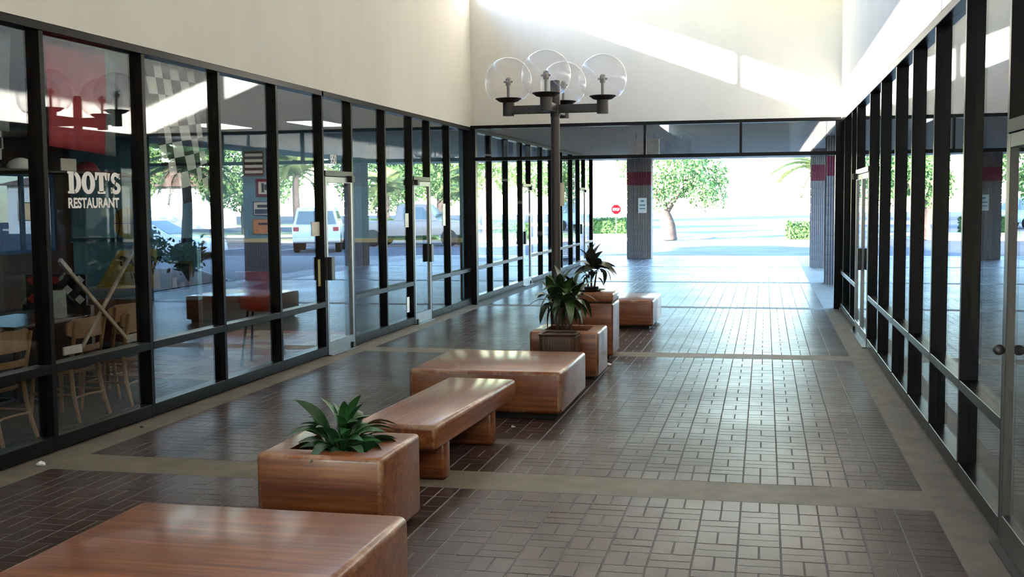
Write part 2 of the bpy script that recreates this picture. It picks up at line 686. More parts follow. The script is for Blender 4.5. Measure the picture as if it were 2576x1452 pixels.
shared = {}
mass, tones = MB(), []
for i, (cx_, cy_, lx, ly) in enumerate(bricks):
    dz = random.uniform(-0.0006, 0.0006)
    tone = random.random()
    if i in single:
        key = (round(lx, 3), round(ly, 3), int(tone * 6))
        if key not in shared:
            mb = MB()
            mb.add(*brick_geo(0, 0, lx, ly))
            me = mb.mesh('brick')
            me.materials.append(M_BRICK)
            set_tone(me, [tone] * 9)
            shared[key] = me
        o = bpy.data.objects.new('brick', shared[key])
        o.location = (cx_, cy_, dz)
        o.rotation_euler = (random.uniform(-0.003, 0.003), random.uniform(-0.003, 0.003), random.uniform(-0.006, 0.006))
        COL.objects.link(o)
        put(o, floor)
    else:
        mass.add(*brick_geo(cx_, cy_, lx, ly, dz))
        tones += [tone] * 9
bo = mass.build('brick_paving', M_BRICK, floor)
set_tone(bo.data, tones)
bo['kind'] = 'stuff'

# ------------------------------------------------------------------ walls, roof
ZC0, ZC1 = 5.33, 5.85                     # clerestory opening high on the west wall
w = MB().box(XL - 0.18, XL + 0.01, Y0, YE + 0.2, ZT, ZC0)
struct(w.build('wall_left', M_CREAM))
w = MB().box(XR - 0.01, XR + 0.18, Y0, YE + 0.2, ZT, ZR)
struct(w.build('wall_right', M_CREAM))
w = MB().box(XL + 0.01, XR - 0.01, YE, YE + 0.2, 3.075, ZR)
struct(w.build('wall_end', M_CREAM))
w = MB().box(XL - 0.1, XR + 0.1, Y0 - 0.2, Y0, 0.0, ZR)
struct(w.build('wall_back_block', M_CREAM))  # unseen wall added to block daylight and glare from the rear opening
cl = MB()
cl.box(XL - 0.30, XR + 0.30, Y0, YE + 0.3, ZR, ZR + 0.15)
roof = struct(cl.build('ceiling', M_CEIL))
n = 0
for yy in [13.57 - k * 6.2 for k in range(7)]:
    if yy < YE - 0.1:
        MB().box(XL - 0.14, XL - 0.06, yy, yy + 0.07, ZC0, ZR).build('clerestory_post', M_CREAM, roof)
# covered forecourt beyond the opening
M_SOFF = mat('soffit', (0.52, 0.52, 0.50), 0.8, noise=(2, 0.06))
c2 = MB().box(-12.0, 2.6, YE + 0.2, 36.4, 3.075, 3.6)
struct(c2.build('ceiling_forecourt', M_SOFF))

# ------------------------------------------------------------------ storefront glazing
FR = 0.055       # how far the frames stand in front of the glass


def storefront(name, x, sgn, ys, doors=(), zb=0.02, zt=ZT, rail=(0.575, 0.638), extra=None):
    """sgn = direction (along X) in which the passage lies; ys = mullion centres; doors = bay indices with a door"""
    root = struct(empty(name, (x, ys[0], 0)))
    xf, xg = x, x - sgn * FR                # front face, glass face
    xb = x - sgn * 0.125

    def bx(y0, y1, z0, z1, nm, x0=xf, x1=xb, m=M_BRONZE, bev=0.003):
        return MB().box(min(x0, x1), max(x0, x1), y0, y1, z0, z1).build(nm, m, root, bevel=bev, seg=1)

    for i, y in enumerate(ys):
        if i == 0 and extra == 'skip':
            continue
        bx(y - 0.025, y + 0.025, zb, zt - 0.06, 'mullion')
    bx(ys[0] - 0.025, ys[-1] + 0.025, zt - 0.06, zt, 'head_rail', xf + sgn * 0.008)
    for i in range(len(ys) - 1):
        a, b = ys[i] + 0.025, ys[i + 1] - 0.025
        gx0, gx1 = xg, xg - sgn * 0.007

        def pane(z0, z1):
            return MB().box(min(gx0, gx1), max(gx0, gx1), a, b, z0, z1).build('pane', M_GLASS, root)
        if i in doors:
            bx(a, b, 2.085, 2.150, 'transom_bar', xf + sgn * 0.01)
            pane(2.150, zt - 0.06)
        else:
            bx(a, b, zb, zb + 0.10, 'sill_rail')
            bx(a, b, rail[0], rail[1], 'mid_rail')
            pane(zb + 0.10, rail[0])
            pane(rail[1], zt - 0.06)
    return root


def glass_door(name, x, sgn, y0, y1, hinge_far=True, two=False, metal=None, knob=False):
    metal = metal or M_ALU
    root = struct(empty(name, (x, (y0 + y1) / 2, 0)))
    xf, xb = x + sgn * 0.004, x - sgn * 0.045
    xa, xc = min(xf, xb), max(xf, xb)
    leaves = [(y0 + 0.006, y1 - 0.006)] if not two else [(y0 + 0.006, (y0 + y1) / 2 - 0.003), ((y0 + y1) / 2 + 0.003, y1 - 0.006)]
    for a, b in leaves:
        MB().box(xa, xc, a, a + 0.055, 0.012, 2.08).build('stile', metal, root, bevel=0.003, seg=1)
        MB().box(xa, xc, b - 0.055, b, 0.012, 2.08).build('stile', metal, root, bevel=0.003, seg=1)
        MB().box(xa, xc, a + 0.055, b - 0.055, 0.012, 0.16).build('bottom_rail', metal, root, bevel=0.003, seg=1)
        MB().box(xa, xc, a + 0.055, b - 0.055, 2.01, 2.08).build('top_rail', metal, root, bevel=0.003, seg=1)
        xm = (xa + xc) / 2
        MB().box(xm - 0.0035, xm + 0.0035, a + 0.055, b - 0.055, 0.16, 2.01).build('pane', M_GLASS, root)
    hy = y0 + 0.08 if hinge_far else y1 - 0.08
    if two:
        hy = (y0 + y1) / 2 - 0.09
    hx0, hx1 = x + sgn * 0.004, x + sgn * 0.055
    h = MB()
    if knob:
        h.sphere((x + sgn * 0.03, y1 - 0.03, 1.0), 0.028, 14, 8)
    else:
        h.box(min(hx0, hx1), max(hx0, hx1), hy - 0.055, hy + 0.055, 0.88, 1.15)
    h.build('pull_handle', M_BLACK, root, bevel=0 if knob else 0.008, smooth=knob)
    yy = y1 - 0.09 if hinge_far else y0 + 0.09
    MB().box(min(hx0, hx1), max(hx0, hx1), yy - 0.05, yy + 0.05, 2.02, 2.10).build('closer', M_BLACK, root, bevel=0.006)
    MB().box(min(x, x + sgn * 0.03), max(x, x + sgn * 0.03), yy - 0.035, yy + 0.035, 0.012, 0.075).build('pivot', M_BLACK, root, bevel=0.006)
    MB().box(min(x + sgn * 0.05, x - sgn * 0.1), max(x + sgn * 0.05, x - sgn * 0.1), y0, y1, 0.0, 0.012).build('threshold', metal, root)
    return root


YL = [Y0, -19.3, -14.9, -10.5, -8.2, -6.9, -5.6, -4.3, -3.0, -1.7, -0.4, 0.9, 2.2, 3.5, 4.8, 5.78, 7.08, 8.405, 9.715, 10.98, 12.22]
W1 = storefront('window_1', XL, 1, YL)
storefront('window_2', XL, 1, [12.22 + 0.0, 13.15, 14.40, 15.58, 16.455, 17.55, YE - 0.02], doors=(0, 3), extra='skip')
D1 = glass_door('door_1', XL, 1, 12.245, 13.125, True)
D2 = glass_door('door_2', XL, 1, 15.605, 16.43, False)
storefront('window_3', XL, 1, [YE + 0.14, 20.42, 21.76, 23.11, 23.98, 25.28, 26.55, 27.88, 29.40, 30.58, 31.56, 33.0], doors=(3, 9))
D3 = glass_door('door_3', XL, 1, 23.135, 23.955, True)
D4 = glass_door('door_4', XL, 1, 30.605, 31.535, True)
storefront('window_4', XR, -1, [Y0, -19.3, -14.9, -10.5, -8.2, -6.9, -5.6, -4.3, -3.0, -1.7, -0.4, 0.9, 2.2, 3.5, 5.05, 6.10, 7.40, 8.675, 9.945, 11.17, 12.57, 13.86, 15.76, 16.67, YE - 0.75, YE - 0.02], doors=(14, 21))
D5 = glass_door('door_5', XR, -1, 5.075, 6.075, False, metal=M_ALUD, knob=True)
D6 = glass_door('door_6', XR, -1, 13.885, 15.735, True, two=True)

# glazed transom over the far opening
tr = struct(empty('window_5', (0, YE, 0)))
MB().box(XL, XR, YE - 0.06, YE + 0.10, 2.475, 2.535).build('transom_bar', M_BRONZE, tr, bevel=0.004, seg=1)
MB().box(XL, XR, YE - 0.06, YE + 0.10, 3.02, 3.075).build('head_rail', M_BRONZE, tr, bevel=0.004, seg=1)
tx = [XL + 0.05, -3.46, -1.955, -0.395, XR - 0.05]
for i in range(4):
    MB().box(tx[i] + 0.02, tx[i + 1] - 0.02, YE + 0.02, YE + 0.027, 2.535, 3.02).build('pane', M_GLASS, tr)
for x in tx[1:-1]:
    MB().box(x - 0.02, x + 0.02, YE - 0.03, YE + 0.07, 2.535, 3.02).build('mullion', M_BRONZE, tr)
MB().box(XL, XL + 0.09, YE - 0.05, YE + 0.10, 0.0, 3.02).build('corner_post', M_BRONZE, tr, bevel=0.004, seg=1)
MB().box(XR - 0.09, XR, YE - 0.05, YE + 0.10, 0.0, 3.02).build('corner_post', M_BRONZE, tr, bevel=0.004, seg=1)

# ------------------------------------------------------------------ restaurant behind the west storefront
M_RFLOOR = mat('green_grey_tile', (0.028, 0.038, 0.036), 0.7, 0.0, 0.2, noise=(6, 0.2))
M_RBLUE = mat('blue_paint', (0.13, 0.30, 0.40), 0.6, noise=(3, 0.1))
M_RBLUED = mat('deep_blue_paint', (0.03, 0.085, 0.20), 0.5, noise=(3, 0.1))
M_RYEL = mat('yellow_rail_paint', (0.60, 0.52, 0.25), 0.6)
M_RBRN = mat('brown_wainscot', (0.06, 0.034, 0.026), 0.7, noise=(8, 0.25, (1, 1, 0.2)))
M_RCEIL = mat('acoustic_ceiling', (0.30, 0.295, 0.285), 0.9, noise=(30, 0.08))
M_TILE_R = mat('terracotta_tile', (0.22, 0.055, 0.03), 0.6, noise=(10, 0.15))
M_TILE_C = mat('cream_tile', (0.36, 0.30, 0.21), 0.6, noise=(10, 0.1))
M_SHOP = mat('shop_wall_grey', (0.12, 0.12, 0.125), 0.8, noise=(3, 0.1))
M_SHOPF = mat('shop_carpet', (0.05, 0.05, 0.055), 0.95, noise=(40, 0.2))
XI = XL - 0.13
XW = -12.6
rf = struct(MB().box(XW, XI, -2.0, YE - 0.15, -0.012, 0.0).build('floor_restaurant', M_RFLOOR))
ts = 0.305
for i in range(7):
    for j in range(14):
        m = M_TILE_C if random.random() < 0.36 else M_TILE_R
        x1 = XI - 0.01 - i * ts
        y0 = 10.35 + j * ts
        t = MB().box(x1 - ts + 0.006, x1, y0, y0 + ts - 0.006, -0.001, 0.004).build('tile', m, rf)
struct(MB().box(XW, XL - 0.18, -2.0, YE - 0.15, 3.06, 3.16).build('ceiling_restaurant', M_RCEIL))
ew = struct(MB().box(XW, XI, YE - 0.15, YE - 0.05, 0, 3.06).build('wall_restaurant_end', M_RBLUE))
MB().box(XW, XI, YE - 0.17, YE - 0.149, 0, 1.085).build('wainscot', M_RBRN, ew)
MB().box(XW, XI, YE - 0.19, YE - 0.149, 1.085, 1.16).build('chair_rail', M_RYEL, ew, bevel=0.008)
nw = struct(MB().box(XW, XI, -2.1, -2.0, 0, 3.06).build('wall_restaurant_near', M_RBLUE))
# street wall of the restaurant with its own windows
bw = MB()
bw.box(XW - 0.12, XW, -2.1, YE - 0.05, 0, 0.95)
bw.box(XW - 0.12, XW, -2.1, YE - 0.05, 2.35, 3.2)
ops = [(8.2, 10.2), (12.6, 14.9), (15.6, 18.3)]
e = -2.1
for a, b in ops:
    bw.box(XW - 0.12, XW, e, a, 0.95, 2.35)
    e = b
bw.box(XW - 0.12, XW, e, YE - 0.05, 0.95, 2.35)
bwo = struct(bw.build('wall_restaurant_street', M_RBRN))
for k, (a, b) in enumerate(ops):
    wr = struct(empty('window_%d' % (6 + k), (XW, a, 0)))
    xm = XW - 0.06
    MB().box(xm - 0.02, xm + 0.04, a, b, 0.95, 1.01).build('sill', M_RBLUED, wr)
    MB().box(xm - 0.02, xm + 0.04, a, b, 2.29, 2.35).build('head', M_RBLUED, wr)
    for q in range(4):
        yy = a + (b - a) * q / 3
        MB().box(xm - 0.02, xm + 0.04, max(a, yy - 0.04), min(b, yy + 0.04), 1.01, 2.29).build('mullion', M_RBLUED, wr)
    for q in range(3):
        ya, yb = a + (b - a) * q / 3 + 0.04, a + (b - a) * (q + 1) / 3 - 0.04
        MB().box(xm - 0.003, xm + 0.003, ya, yb, 1.01, 2.29).build('pane', M_DGLASS, wr)

struct(MB().box(-17.4, XW - 0.12, -3.0, YE - 0.05, 2.42, 2.62).build('ceiling_sun_block', M_RCEIL))  # unseen roof added to keep direct sun out of the street windows
# shop beyond, and the shop behind the east storefront
struct(MB().box(-11.5, XI, YE + 0.1, 33.1, -0.012, 0.0).build('floor_shop', M_SHOPF))
struct(MB().box(-11.6, -11.5, YE + 0.1, 33.1, 0, 3.06).build('wall_shop_back', M_SHOP))
struct(MB().box(-11.5, XI, YE - 0.05, YE + 0.1, 0, 3.06).build('wall_shop_near', M_SHOP))
sw = MB()
sw.box(-11.5, -8.5, 33.0, 33.12, 0, 3.06)
struct(sw.build('wall_shop_far', M_SHOP))
w10 = struct(empty('window_9', (-6.8, 33.05, 0)))
for x in (-8.5, -6.8, -5.12):
    MB().box(x, x + 0.05, 33.0, 33.1, 0.02, 3.0).build('mullion', M_BRONZE, w10)
MB().box(-8.5, -5.07, 33.0, 33.1, 2.99, 3.06).build('head_rail', M_BRONZE, w10)
MB().box(-8.5, -5.07, 33.0, 33.1, 0.0, 0.1).build('sill_rail', M_BRONZE, w10)
MB().box(-8.45, -6.8, 33.05, 33.057, 0.1, 2.99).build('pane', M_GLASS, w10)
MB().box(-6.75, -5.12, 33.05, 33.057, 0.1, 2.99).build('pane', M_GLASS, w10)
struct(MB().box(XR + 0.13, 8.0, -6.0, YE - 0.1, -0.012, 0.0).build('floor_shop_east', M_SHOPF))
struct(MB().box(7.9, 8.0, -6.0, YE - 0.1, 0, 3.06).build('wall_shop_east_back', M_SHOP))
struct(MB().box(XR + 0.13, 8.0, YE - 0.1, YE + 0.1, 0, 3.06).build('wall_shop_east_far', M_SHOP))
struct(MB().box(XR + 0.13, 8.0, -6.1, -6.0, 0, 3.06).build('wall_shop_east_near', M_SHOP))
struct(MB().box(XR + 0.18, 8.0, -6.1, YE + 0.1, 3.06, 3.3).build('ceiling_shop_east', M_SHOP))

# ---- glowing ceiling panels added to brighten the prints on the end wall
M_FILL = mat('fill_diffuser', (0.8, 0.8, 0.78), 0.6, emit=((1.0, 0.96, 0.88), 4.5))
for cx_, lab in ((-8.6, 'added fill light panel on the ceiling above the framed prints in the restaurant'), (-6.9, 'added fill light panel on the ceiling nearer the storefront glass in the restaurant')):
    r = empty('ceiling_light', (cx_, 16.9, 3.06))
    put(MB().box(-0.31, 0.31, -0.61, 0.61, -0.03, 0.0).build('housing', M_WHITE), r)
    put(MB().box(-0.28, 0.28, -0.58, 0.58, -0.036, -0.03).build('diffuser', M_FILL), r)
    tag(r, lab, 'light', 'restaurant ceiling panels')

# ---- half-height partition with posters
M_YELLOW = mat('yellow_banner', (0.52, 0.36, 0.05), 0.6, noise=(5, 0.1))
pt = struct(empty('wall_partition', (-7.2, 12.0, 0)))
MB().box(-8.05, -6.44, 12.0, 12.10, 0.0, 0.66).build('wainscot', M_RBRN, pt)
MB().box(-8.05, -6.44, 12.0, 12.10, 0.66, 1.34).build('panel', M_RBLUE, pt)
MB().box(-8.08, -6.41, 11.97, 12.13, 1.34, 1.385).build('cap', M_RBLUED, pt, bevel=0.006)
pj = MB()
pj.prism([(0, 0), (0.834, 0), (0.80, 0.47), (0.31, 0.45)], -0.012, 0)
pn = pj.build('yellow_banner', M_YELLOW)
pn.rotation_euler = (PI / 2, 0, 0)
pn.location = (-7.749, 11.98, 0.79)
tag(pn, 'slant-edged yellow team banner on the blue half wall in the restaurant', 'banner')


def text(name, body, size, loc, rot, m, parent=None, extrude=0.001, offset=0.0, sx=1.0, align='LEFT'):
    cu = bpy.data.curves.new(name, 'FONT')
    cu.body = body
    cu.size = size
    cu.extrude = extrude
    cu.offset = offset
    cu.align_x = align
    cu.materials.append(m)
    tmp = bpy.data.objects.new(name, cu)
    COL.objects.link(tmp)
    bpy.context.view_layer.update()
    me = bpy.data.meshes.new_from_object(tmp.evaluated_get(bpy.context.evaluated_depsgraph_get()))
    bpy.data.objects.remove(tmp)
    o = bpy.data.objects.new(name, me)
    o.location = loc
    o.rotation_euler = rot
    o.scale = (sx, 1, 1)
    COL.objects.link(o)
    if parent is not None:
        o.parent = parent
        o.matrix_parent_inverse = wmat(parent).inverted()
    return o


text('lettering', 'PACERS', 0.16, (-7.42, 11.965, 1.06), (PI / 2, 0, R(0)), M_INK, pn, offset=0.002)
text('lettering', 'Indiana', 0.15, (-7.28, 11.965, 0.90), (PI / 2, R(-12), 0), M_INK, pn)
bk = MB()
n = 28
bk.prism([(0.19 * math.cos(2 * PI * k / n), 0.19 * math.sin(2 * PI * k / n)) for k in range(n)], -0.02, 0)
bb = bk.build('basketball_sign', mat('ball_yellow', (0.46, 0.30, 0.06), 0.6))
bb.rotation_euler = (PI / 2, 0, 0)
bb.location = (-7.30, 11.975, 1.56)
tag(bb, 'round yellow basketball cut-out above the yellow banner', 'sign')
for pts in ([(-0.19, 0, 0), (0.19, 0, 0)], [(0, -0.19, 0), (0, 0.19, 0)],
            [(-0.165 + 0.055 * math.cos(a), 0.18 * math.sin(a), 0) for a in [PI * (k / 8 - 0.5) for k in range(9)]],
            [(0.165 - 0.055 * math.cos(a), 0.18 * math.sin(a), 0) for a in [PI * (k / 8 - 0.5) for k in range(9)]]):
    put(MB().tube(pts, 0.006, 5).build('seam', M_INK), bb).location = (0, 0, 0.001)


def framed(name, x0, x1, z0, z1, y, fm, pm, label, bars=None, fw_=0.03):
    r = empty(name, ((x0 + x1) / 2, y, z0))
    f = MB()
    f.box(x0, x1, y - 0.02, y, z0, z0 + fw_).box(x0, x1, y - 0.02, y, z1 - fw_, z1)
    f.box(x0, x0 + fw_, y - 0.02, y, z0 + fw_, z1 - fw_).box(x1 - fw_, x1, y - 0.02, y, z0 + fw_, z1 - fw_)
    f.build('frame', fm, r)
    MB().box(x0 + fw_, x1 - fw_, y - 0.010, y, z0 + fw_, z1 - fw_).build('picture', pm, r)
    for b in bars or []:
        MB().box(b[0], b[1], y - 0.013, y - 0.010, b[2], b[3]).build('print', b[4], r)
    return tag(r, label, 'picture', None)


M_MARN = mat('maroon_frame', (0.17, 0.02, 0.035), 0.5)
M_OFFW = mat('off_white_print', (0.72, 0.69, 0.62), 0.7, noise=(9, 0.15))
M_ORNG = mat('orange_print', (0.70, 0.28, 0.06), 0.6, noise=(9, 0.15))
M_DPRT = mat('dark_photo', (0.06, 0.055, 0.05), 0.5, noise=(14, 0.8))
M_NAVY = mat('navy_print', (0.03, 0.05, 0.10), 0.6)
M_TAN = mat('tan_wood_frame', (0.26, 0.20, 0.11), 0.5)
yw = YE - 0.15
framed('framed_picture', -8.87, -8.45, 1.90, 2.22, yw, M_MARN, M_OFFW, 'maroon-framed print, uppermost on the blue restaurant wall',
       [(-8.76, -8.71, 1.98, 2.14, M_INK), (-8.70, -8.56, 2.02, 2.12, M_INK)], 0.05)
framed('framed_picture', -8.93, -8.40, 1.57, 1.82, yw, M_NAVY, M_OFFW, 'navy and white banner-shaped print below the maroon-framed one',
       [(-8.85, -8.48, 1.71, 1.76, M_INK), (-8.90, -8.44, 1.60, 1.68, M_NAVY)], 0.012)
framed('framed_picture', -8.95, -8.40, 1.235, 1.51, yw, M_TAN, M_ORNG, 'orange print just above the yellow chair rail',
       [(-8.84, -8.52, 1.40, 1.44, M_INK)], 0.012)
framed('framed_picture', -6.80, -6.505, 0.752, 1.115, 12.0, M_TAN, M_DPRT, 'tan-framed dark team photo on the blue half wall',
       [(-6.76, -6.70, 0.80, 0.92, M_OFFW), (-6.66, -6.60, 0.80, 0.87, M_OFFW)], 0.03)
framed('framed_picture', -9.10, -8.70, 2.28, 2.72, yw, M_TAN, M_DPRT, 'tall striped board on the upper blue restaurant wall',
       [(-9.07, -8.73, 2.32 + k * 0.1, 2.37 + k * 0.1, M_OFFW) for k in range(4)], 0.012)
framed('framed_picture', -8.62, -8.44, 2.26, 2.68, yw, M_RBLUED, M_RBLUE, 'narrow pale blue upright print on the upper restaurant wall',
       [(-8.57, -8.49, 2.36, 2.55, M_OFFW)], 0.02)

# ---- bentwood chairs
M_CHAIR = mat('pale_beech', (0.27, 0.155, 0.072), 0.45, noise=(14, 0.15, (1, 1, 0.15)))
M_PADB = mat('navy_vinyl', (0.02, 0.035, 0.09), 0.4)
M_PADR = mat('red_vinyl', (0.45, 0.03, 0.03), 0.4)


def make_chair(pad):
    r = empty('dining_chair')
    # seat is at +Y, back at -Y (local); chair faces +Y
    s = MB()
    pts = [(0.20 * math.copysign(abs(math.cos(a)) ** 0.6, math.cos(a)), 0.02 + 0.20 * math.copysign(abs(math.sin(a)) ** 0.6, math.sin(a))) for a in [2 * PI * k / 24 for k in range(24)]]
    s.prism(pts, 0.41, 0.44)
    put(s.build('seat', M_CHAIR, bevel=0.006), r)
    s = MB().prism([(x * 0.93, 0.02 + (y - 0.02) * 0.93) for x, y in pts], 0.44, 0.47)
    put(s.build('seat_pad', pad, bevel=0.01), r)
    for q in (-1, 1):
        put(MB().tube([(q * 0.165, 0.19, 0.42), (q * 0.195, 0.215, 0.0)], [0.018, 0.014], 8).build('leg', M_CHAIR, smooth=True), r)
        put(MB().tube([(q * 0.20, -0.27, 0.0), (q * 0.18, -0.20, 0.25), (q * 0.172, -0.175, 0.45), (q * 0.178, -0.215, 0.66), (q * 0.185, -0.25, 0.84)], [0.014, 0.018, 0.019, 0.017, 0.015], 8).build('leg', M_CHAIR, smooth=True), r)
    # bent top rail with rounded ears and one slat
    def bent(z0, z1, half, ears, nm, t=0.018):
        b = MB()
        top, n_ = [], 12
        for k in range(n_ + 1):
            u = -1 + 2 * k / n_
            x = half * u
            yb = -0.255 + 0.045 * (u * u) - (0.66 - (z0 + z1) / 2 if z1 < 0.7 else 0) * -0.22
            hh = (1 - ears * max(0, abs(u) - 0.7) / 0.3)
            zc = (z0 + z1) / 2
            top.append((x, yb, zc - (z1 - z0) / 2 * hh, zc + (z1 - z0) / 2 * hh))
        vs_, fs = [], []
        for x, yb, a, c in top:
            vs_ += [(x, yb, a), (x, yb, c), (x, yb + t, c), (x, yb + t, a)]
        for k in range(n_):
            o = k * 4
            for m_ in range(4):
                fs.append((o + m_, o + (m_ + 1) % 4, o + 4 + (m_ + 1) % 4, o + 4 + m_))
        fs += [(0, 1, 2, 3), (n_ * 4 + 3, n_ * 4 + 2, n_ * 4 + 1, n_ * 4)]
        put(MB().add(vs_, fs).build(nm, M_CHAIR, smooth=True), r)
    bent(0.70, 0.86, 0.235, 0.45, 'top_rail')
    bent(0.585, 0.635, 0.18, 0.0, 'back_slat')
    put(MB().tube([(-0.185, 0.20, 0.22), (-0.10, 0.235, 0.22), (0.10, 0.235, 0.22), (0.185, 0.20, 0.22)], 0.010, 6).build('stretcher', M_CHAIR, smooth=True), r)
    put(MB().tube([(-0.187, -0.22, 0.22), (-0.08, -0.19, 0.22), (0.08, -0.19, 0.22), (0.187, -0.22, 0.22)], 0.010, 6).build('stretcher', M_CHAIR, smooth=True), r)
    for q in (-1, 1):
        put(MB().tube([(q * 0.183, -0.22, 0.24), (q * 0.18, 0.20, 0.24)], 0.010, 6).build('stretcher', M_CHAIR, smooth=True), r)
    return r


ch0 = make_chair(M_PADB)
chr_ = make_chair(M_PADR)
GRP = 'bentwood chairs in the restaurant'
spots = [((-5.60, 7.22), 90, ch0, 'pale bentwood chair behind the glass, closest to the left picture edge'),
         ((-5.62, 8.22), 86, ch0, 'pale bentwood chair overlapped by the hockey stick blade behind the glass'),
         ((-5.58, 8.86), 94, ch0, 'pale bentwood chair between the stick-crossed chair and the black mullion'),
         ((-5.98, 9.44), 80, ch0, 'pale bentwood chair mostly hidden by the mullion under the checkered flag'),
         ((-7.45, 7.75), -90, chr_, 'bentwood chair with red seat across the nearer table from the glass'),
         ((-7.45, 8.95), -86, chr_, 'bentwood chair with red seat across the table holding the white menu')]
used = set()
for (x, y), rz, proto, lab in spots:
    o = proto if id(proto) not in used else copy_tree(proto)
    used.add(id(proto))
    o.location = (x, y, 0.0)
    o.rotation_euler = (0, 0, R(rz))
    tag(o, lab, 'chair', GRP)

# ---- tables and what stands on them
M_TTOP = mat('black_laminate', (0.02, 0.02, 0.022), 0.18, noise=(10, 0.3))
M_TRIM = mat('tan_table_edge', (0.16, 0.14, 0.10), 0.4)


def table(loc, label, lx=0.78, ly=1.08):
    r = empty('dining_table', (*loc, 0))
    put(MB().box(-lx / 2, lx / 2, -ly / 2, ly / 2, 0.722, 0.75).build('tabletop', M_TTOP, bevel=0.006), r)
    put(MB().box(-lx / 2 - 0.006, lx / 2 + 0.006, -ly / 2 - 0.006, -ly / 2, 0.72, 0.748).build('edge_trim', M_TRIM), r)
    put(MB().box(-lx / 2 - 0.006, lx / 2 + 0.006, ly / 2, ly / 2 + 0.006, 0.72, 0.748).build('edge_trim', M_TRIM), r)
    put(MB().lathe([(0.04, 0.03), (0.035, 0.06), (0.035, 0.70), (0.16, 0.722)], seg=14).build('pedestal', M_BLACK, smooth=True), r)
    b = MB()
    b.bar((-0.32, 0, 0.02), (0.32, 0, 0.02), 0.06, 0.04).bar((0, -0.42, 0.02), (0, 0.42, 0.02), 0.06, 0.04)
    put(b.build('foot', M_BLACK), r)
    return tag(r, label, 'table', 'black dining tables')


table((-6.55, 7.62), 'black-topped dining table nearest the picture edge inside the restaurant')
table((-6.55, 8.86), 'black-topped dining table with the white menu inside the restaurant')
table((-9.2, 9.4), 'black-topped dining table deep inside the restaurant near the street windows')
M_MENU = mat('menu_card', (0.42, 0.44, 0.40), 0.6, noise=(30, 0.12))


def menu(loc, w_, h_, rz, label):
    r = empty('menu_card', loc, R(rz))
    for q in (-1, 1):
        o = MB().quad((-w_ / 2, q * 0.045, 0), (w_ / 2, q * 0.045, 0), (w_ / 2, q * 0.004, h_), (-w_ / 2, q * 0.004, h_)).build('panel', M_MENU)
        so = o.modifiers.new('thickness', 'SOLIDIFY')
        so.thickness = 0.003
        put(o, r)
    return tag(r, label, 'menu', 'standing menus')


menu((-6.32, 9.10, 0.75), 0.20, 0.25, 24, 'white folded menu card standing on the table behind the crossed sticks')
menu((-6.72, 8.0, 0.75), 0.17, 0.24, 30, 'white folded menu card standing on the nearer table')


def shaker(loc, m, label, h_=0.10, r_=0.024):
    r = empty('shaker', loc)
    put(MB().lathe([(r_, 0), (r_ * 1.05, h_ * 0.3), (r_ * 0.8, h_ * 0.75), (r_ * 0.8, h_ * 0.8)], seg=12).build('body', m, smooth=True), r)
    put(MB().lathe([(r_ * 0.84, h_ * 0.8), (r_ * 0.84, h_ * 0.95), (r_ * 0.4, h_)], seg=12).build('cap', M_ALU, smooth=True), r)
    return tag(r, label, 'shaker', 'table condiments')


shaker((-6.24, 8.90, 0.75), mat('shaker_glass', (0.35, 0.38, 0.36), 0.2), 'glass salt shaker in front of the white menu card')
shaker((-6.30, 8.82, 0.75), M_BLACK, 'dark pepper shaker beside the salt shaker', 0.11)
shaker((-6.60, 7.90, 0.75), mat('shaker_cream', (0.40, 0.38, 0.30), 0.3), 'cream shaker on the nearer table by its menu', 0.12, 0.03)
bl = empty('sugar_bowl', (-6.35, 8.02, 0.75))
put(MB().lathe([(0.05, 0), (0.075, 0.03), (0.08, 0.06), (0.07, 0.06), (0.05, 0.02)], seg=16).build('bowl', M_MARN, smooth=True), bl)
for k in range(5):
    put(MB().box(-0.025, 0.025, -0.004, 0.004, 0.02, 0.085).build('sugar_packet', M_WHITE), bl).location = (0.0, -0.03 + k * 0.015, 0)
tag(bl, 'dark red bowl of white sugar packets on the nearer table', 'bowl')
# black board with red and white diamonds behind the tables
db = MB().box(-7.55, -6.85, 10.40, 10.43, 0.74, 1.06).box(-7.6, -6.8, 10.40, 10.46, 0.0, 0.74)
dbo = db.build('diamond_divider', M_BLACK)
tag(dbo, 'black seat divider with red and white diamonds behind the tables', 'divider')
for i in range(5):
    for j in range(3):
        cx_, cz = -7.48 + i * 0.14, 0.80 + j * 0.10
        if (i + j) % 2:
            continue
        m = M_PADR if i < 3 else M_WHITE
        d = MB().prism([(0, -0.05), (0.06, 0), (0, 0.05), (-0.06, 0)], 0, 0.004).build('diamond', m)
        d.rotation_euler = (PI / 2, 0, 0)
        d.location = (cx_, 10.398, cz)
        put(d, dbo)
# red moulded chair by the entrance
rc = empty('high_chair', (-5.42, 11.55, 0), R(10))
prof = [(-0.25, 1.04), (-0.235, 0.95), (-0.20, 0.75), (-0.16, 0.64), (-0.08, 0.60), (0.10, 0.60), (0.18, 0.62)]
vs_, fs = [], []
for t_, (y_, z_) in enumerate(prof):
    w_ = 0.24 - 0.012 * t_
    for x_ in (-w_, -w_ * 0.6, 0, w_ * 0.6, w_):
        lift = 0.05 * (abs(x_) / w_) ** 3
        vs_.append((x_, y_ + (lift if t_ < 4 else 0), z_ + (lift if t_ >= 4 else 0)))
for t_ in range(len(prof) - 1):
    for k in range(4):
        a = t_ * 5 + k
        fs.append((a, a + 1, a + 6, a + 5))
sh = MB().add(vs_, fs).build('seat_shell', mat('red_plastic', (0.55, 0.03, 0.025), 0.3), smooth='all')
so = sh.modifiers.new('thickness', 'SOLIDIFY')
so.thickness = 0.02
put(sh, rc)
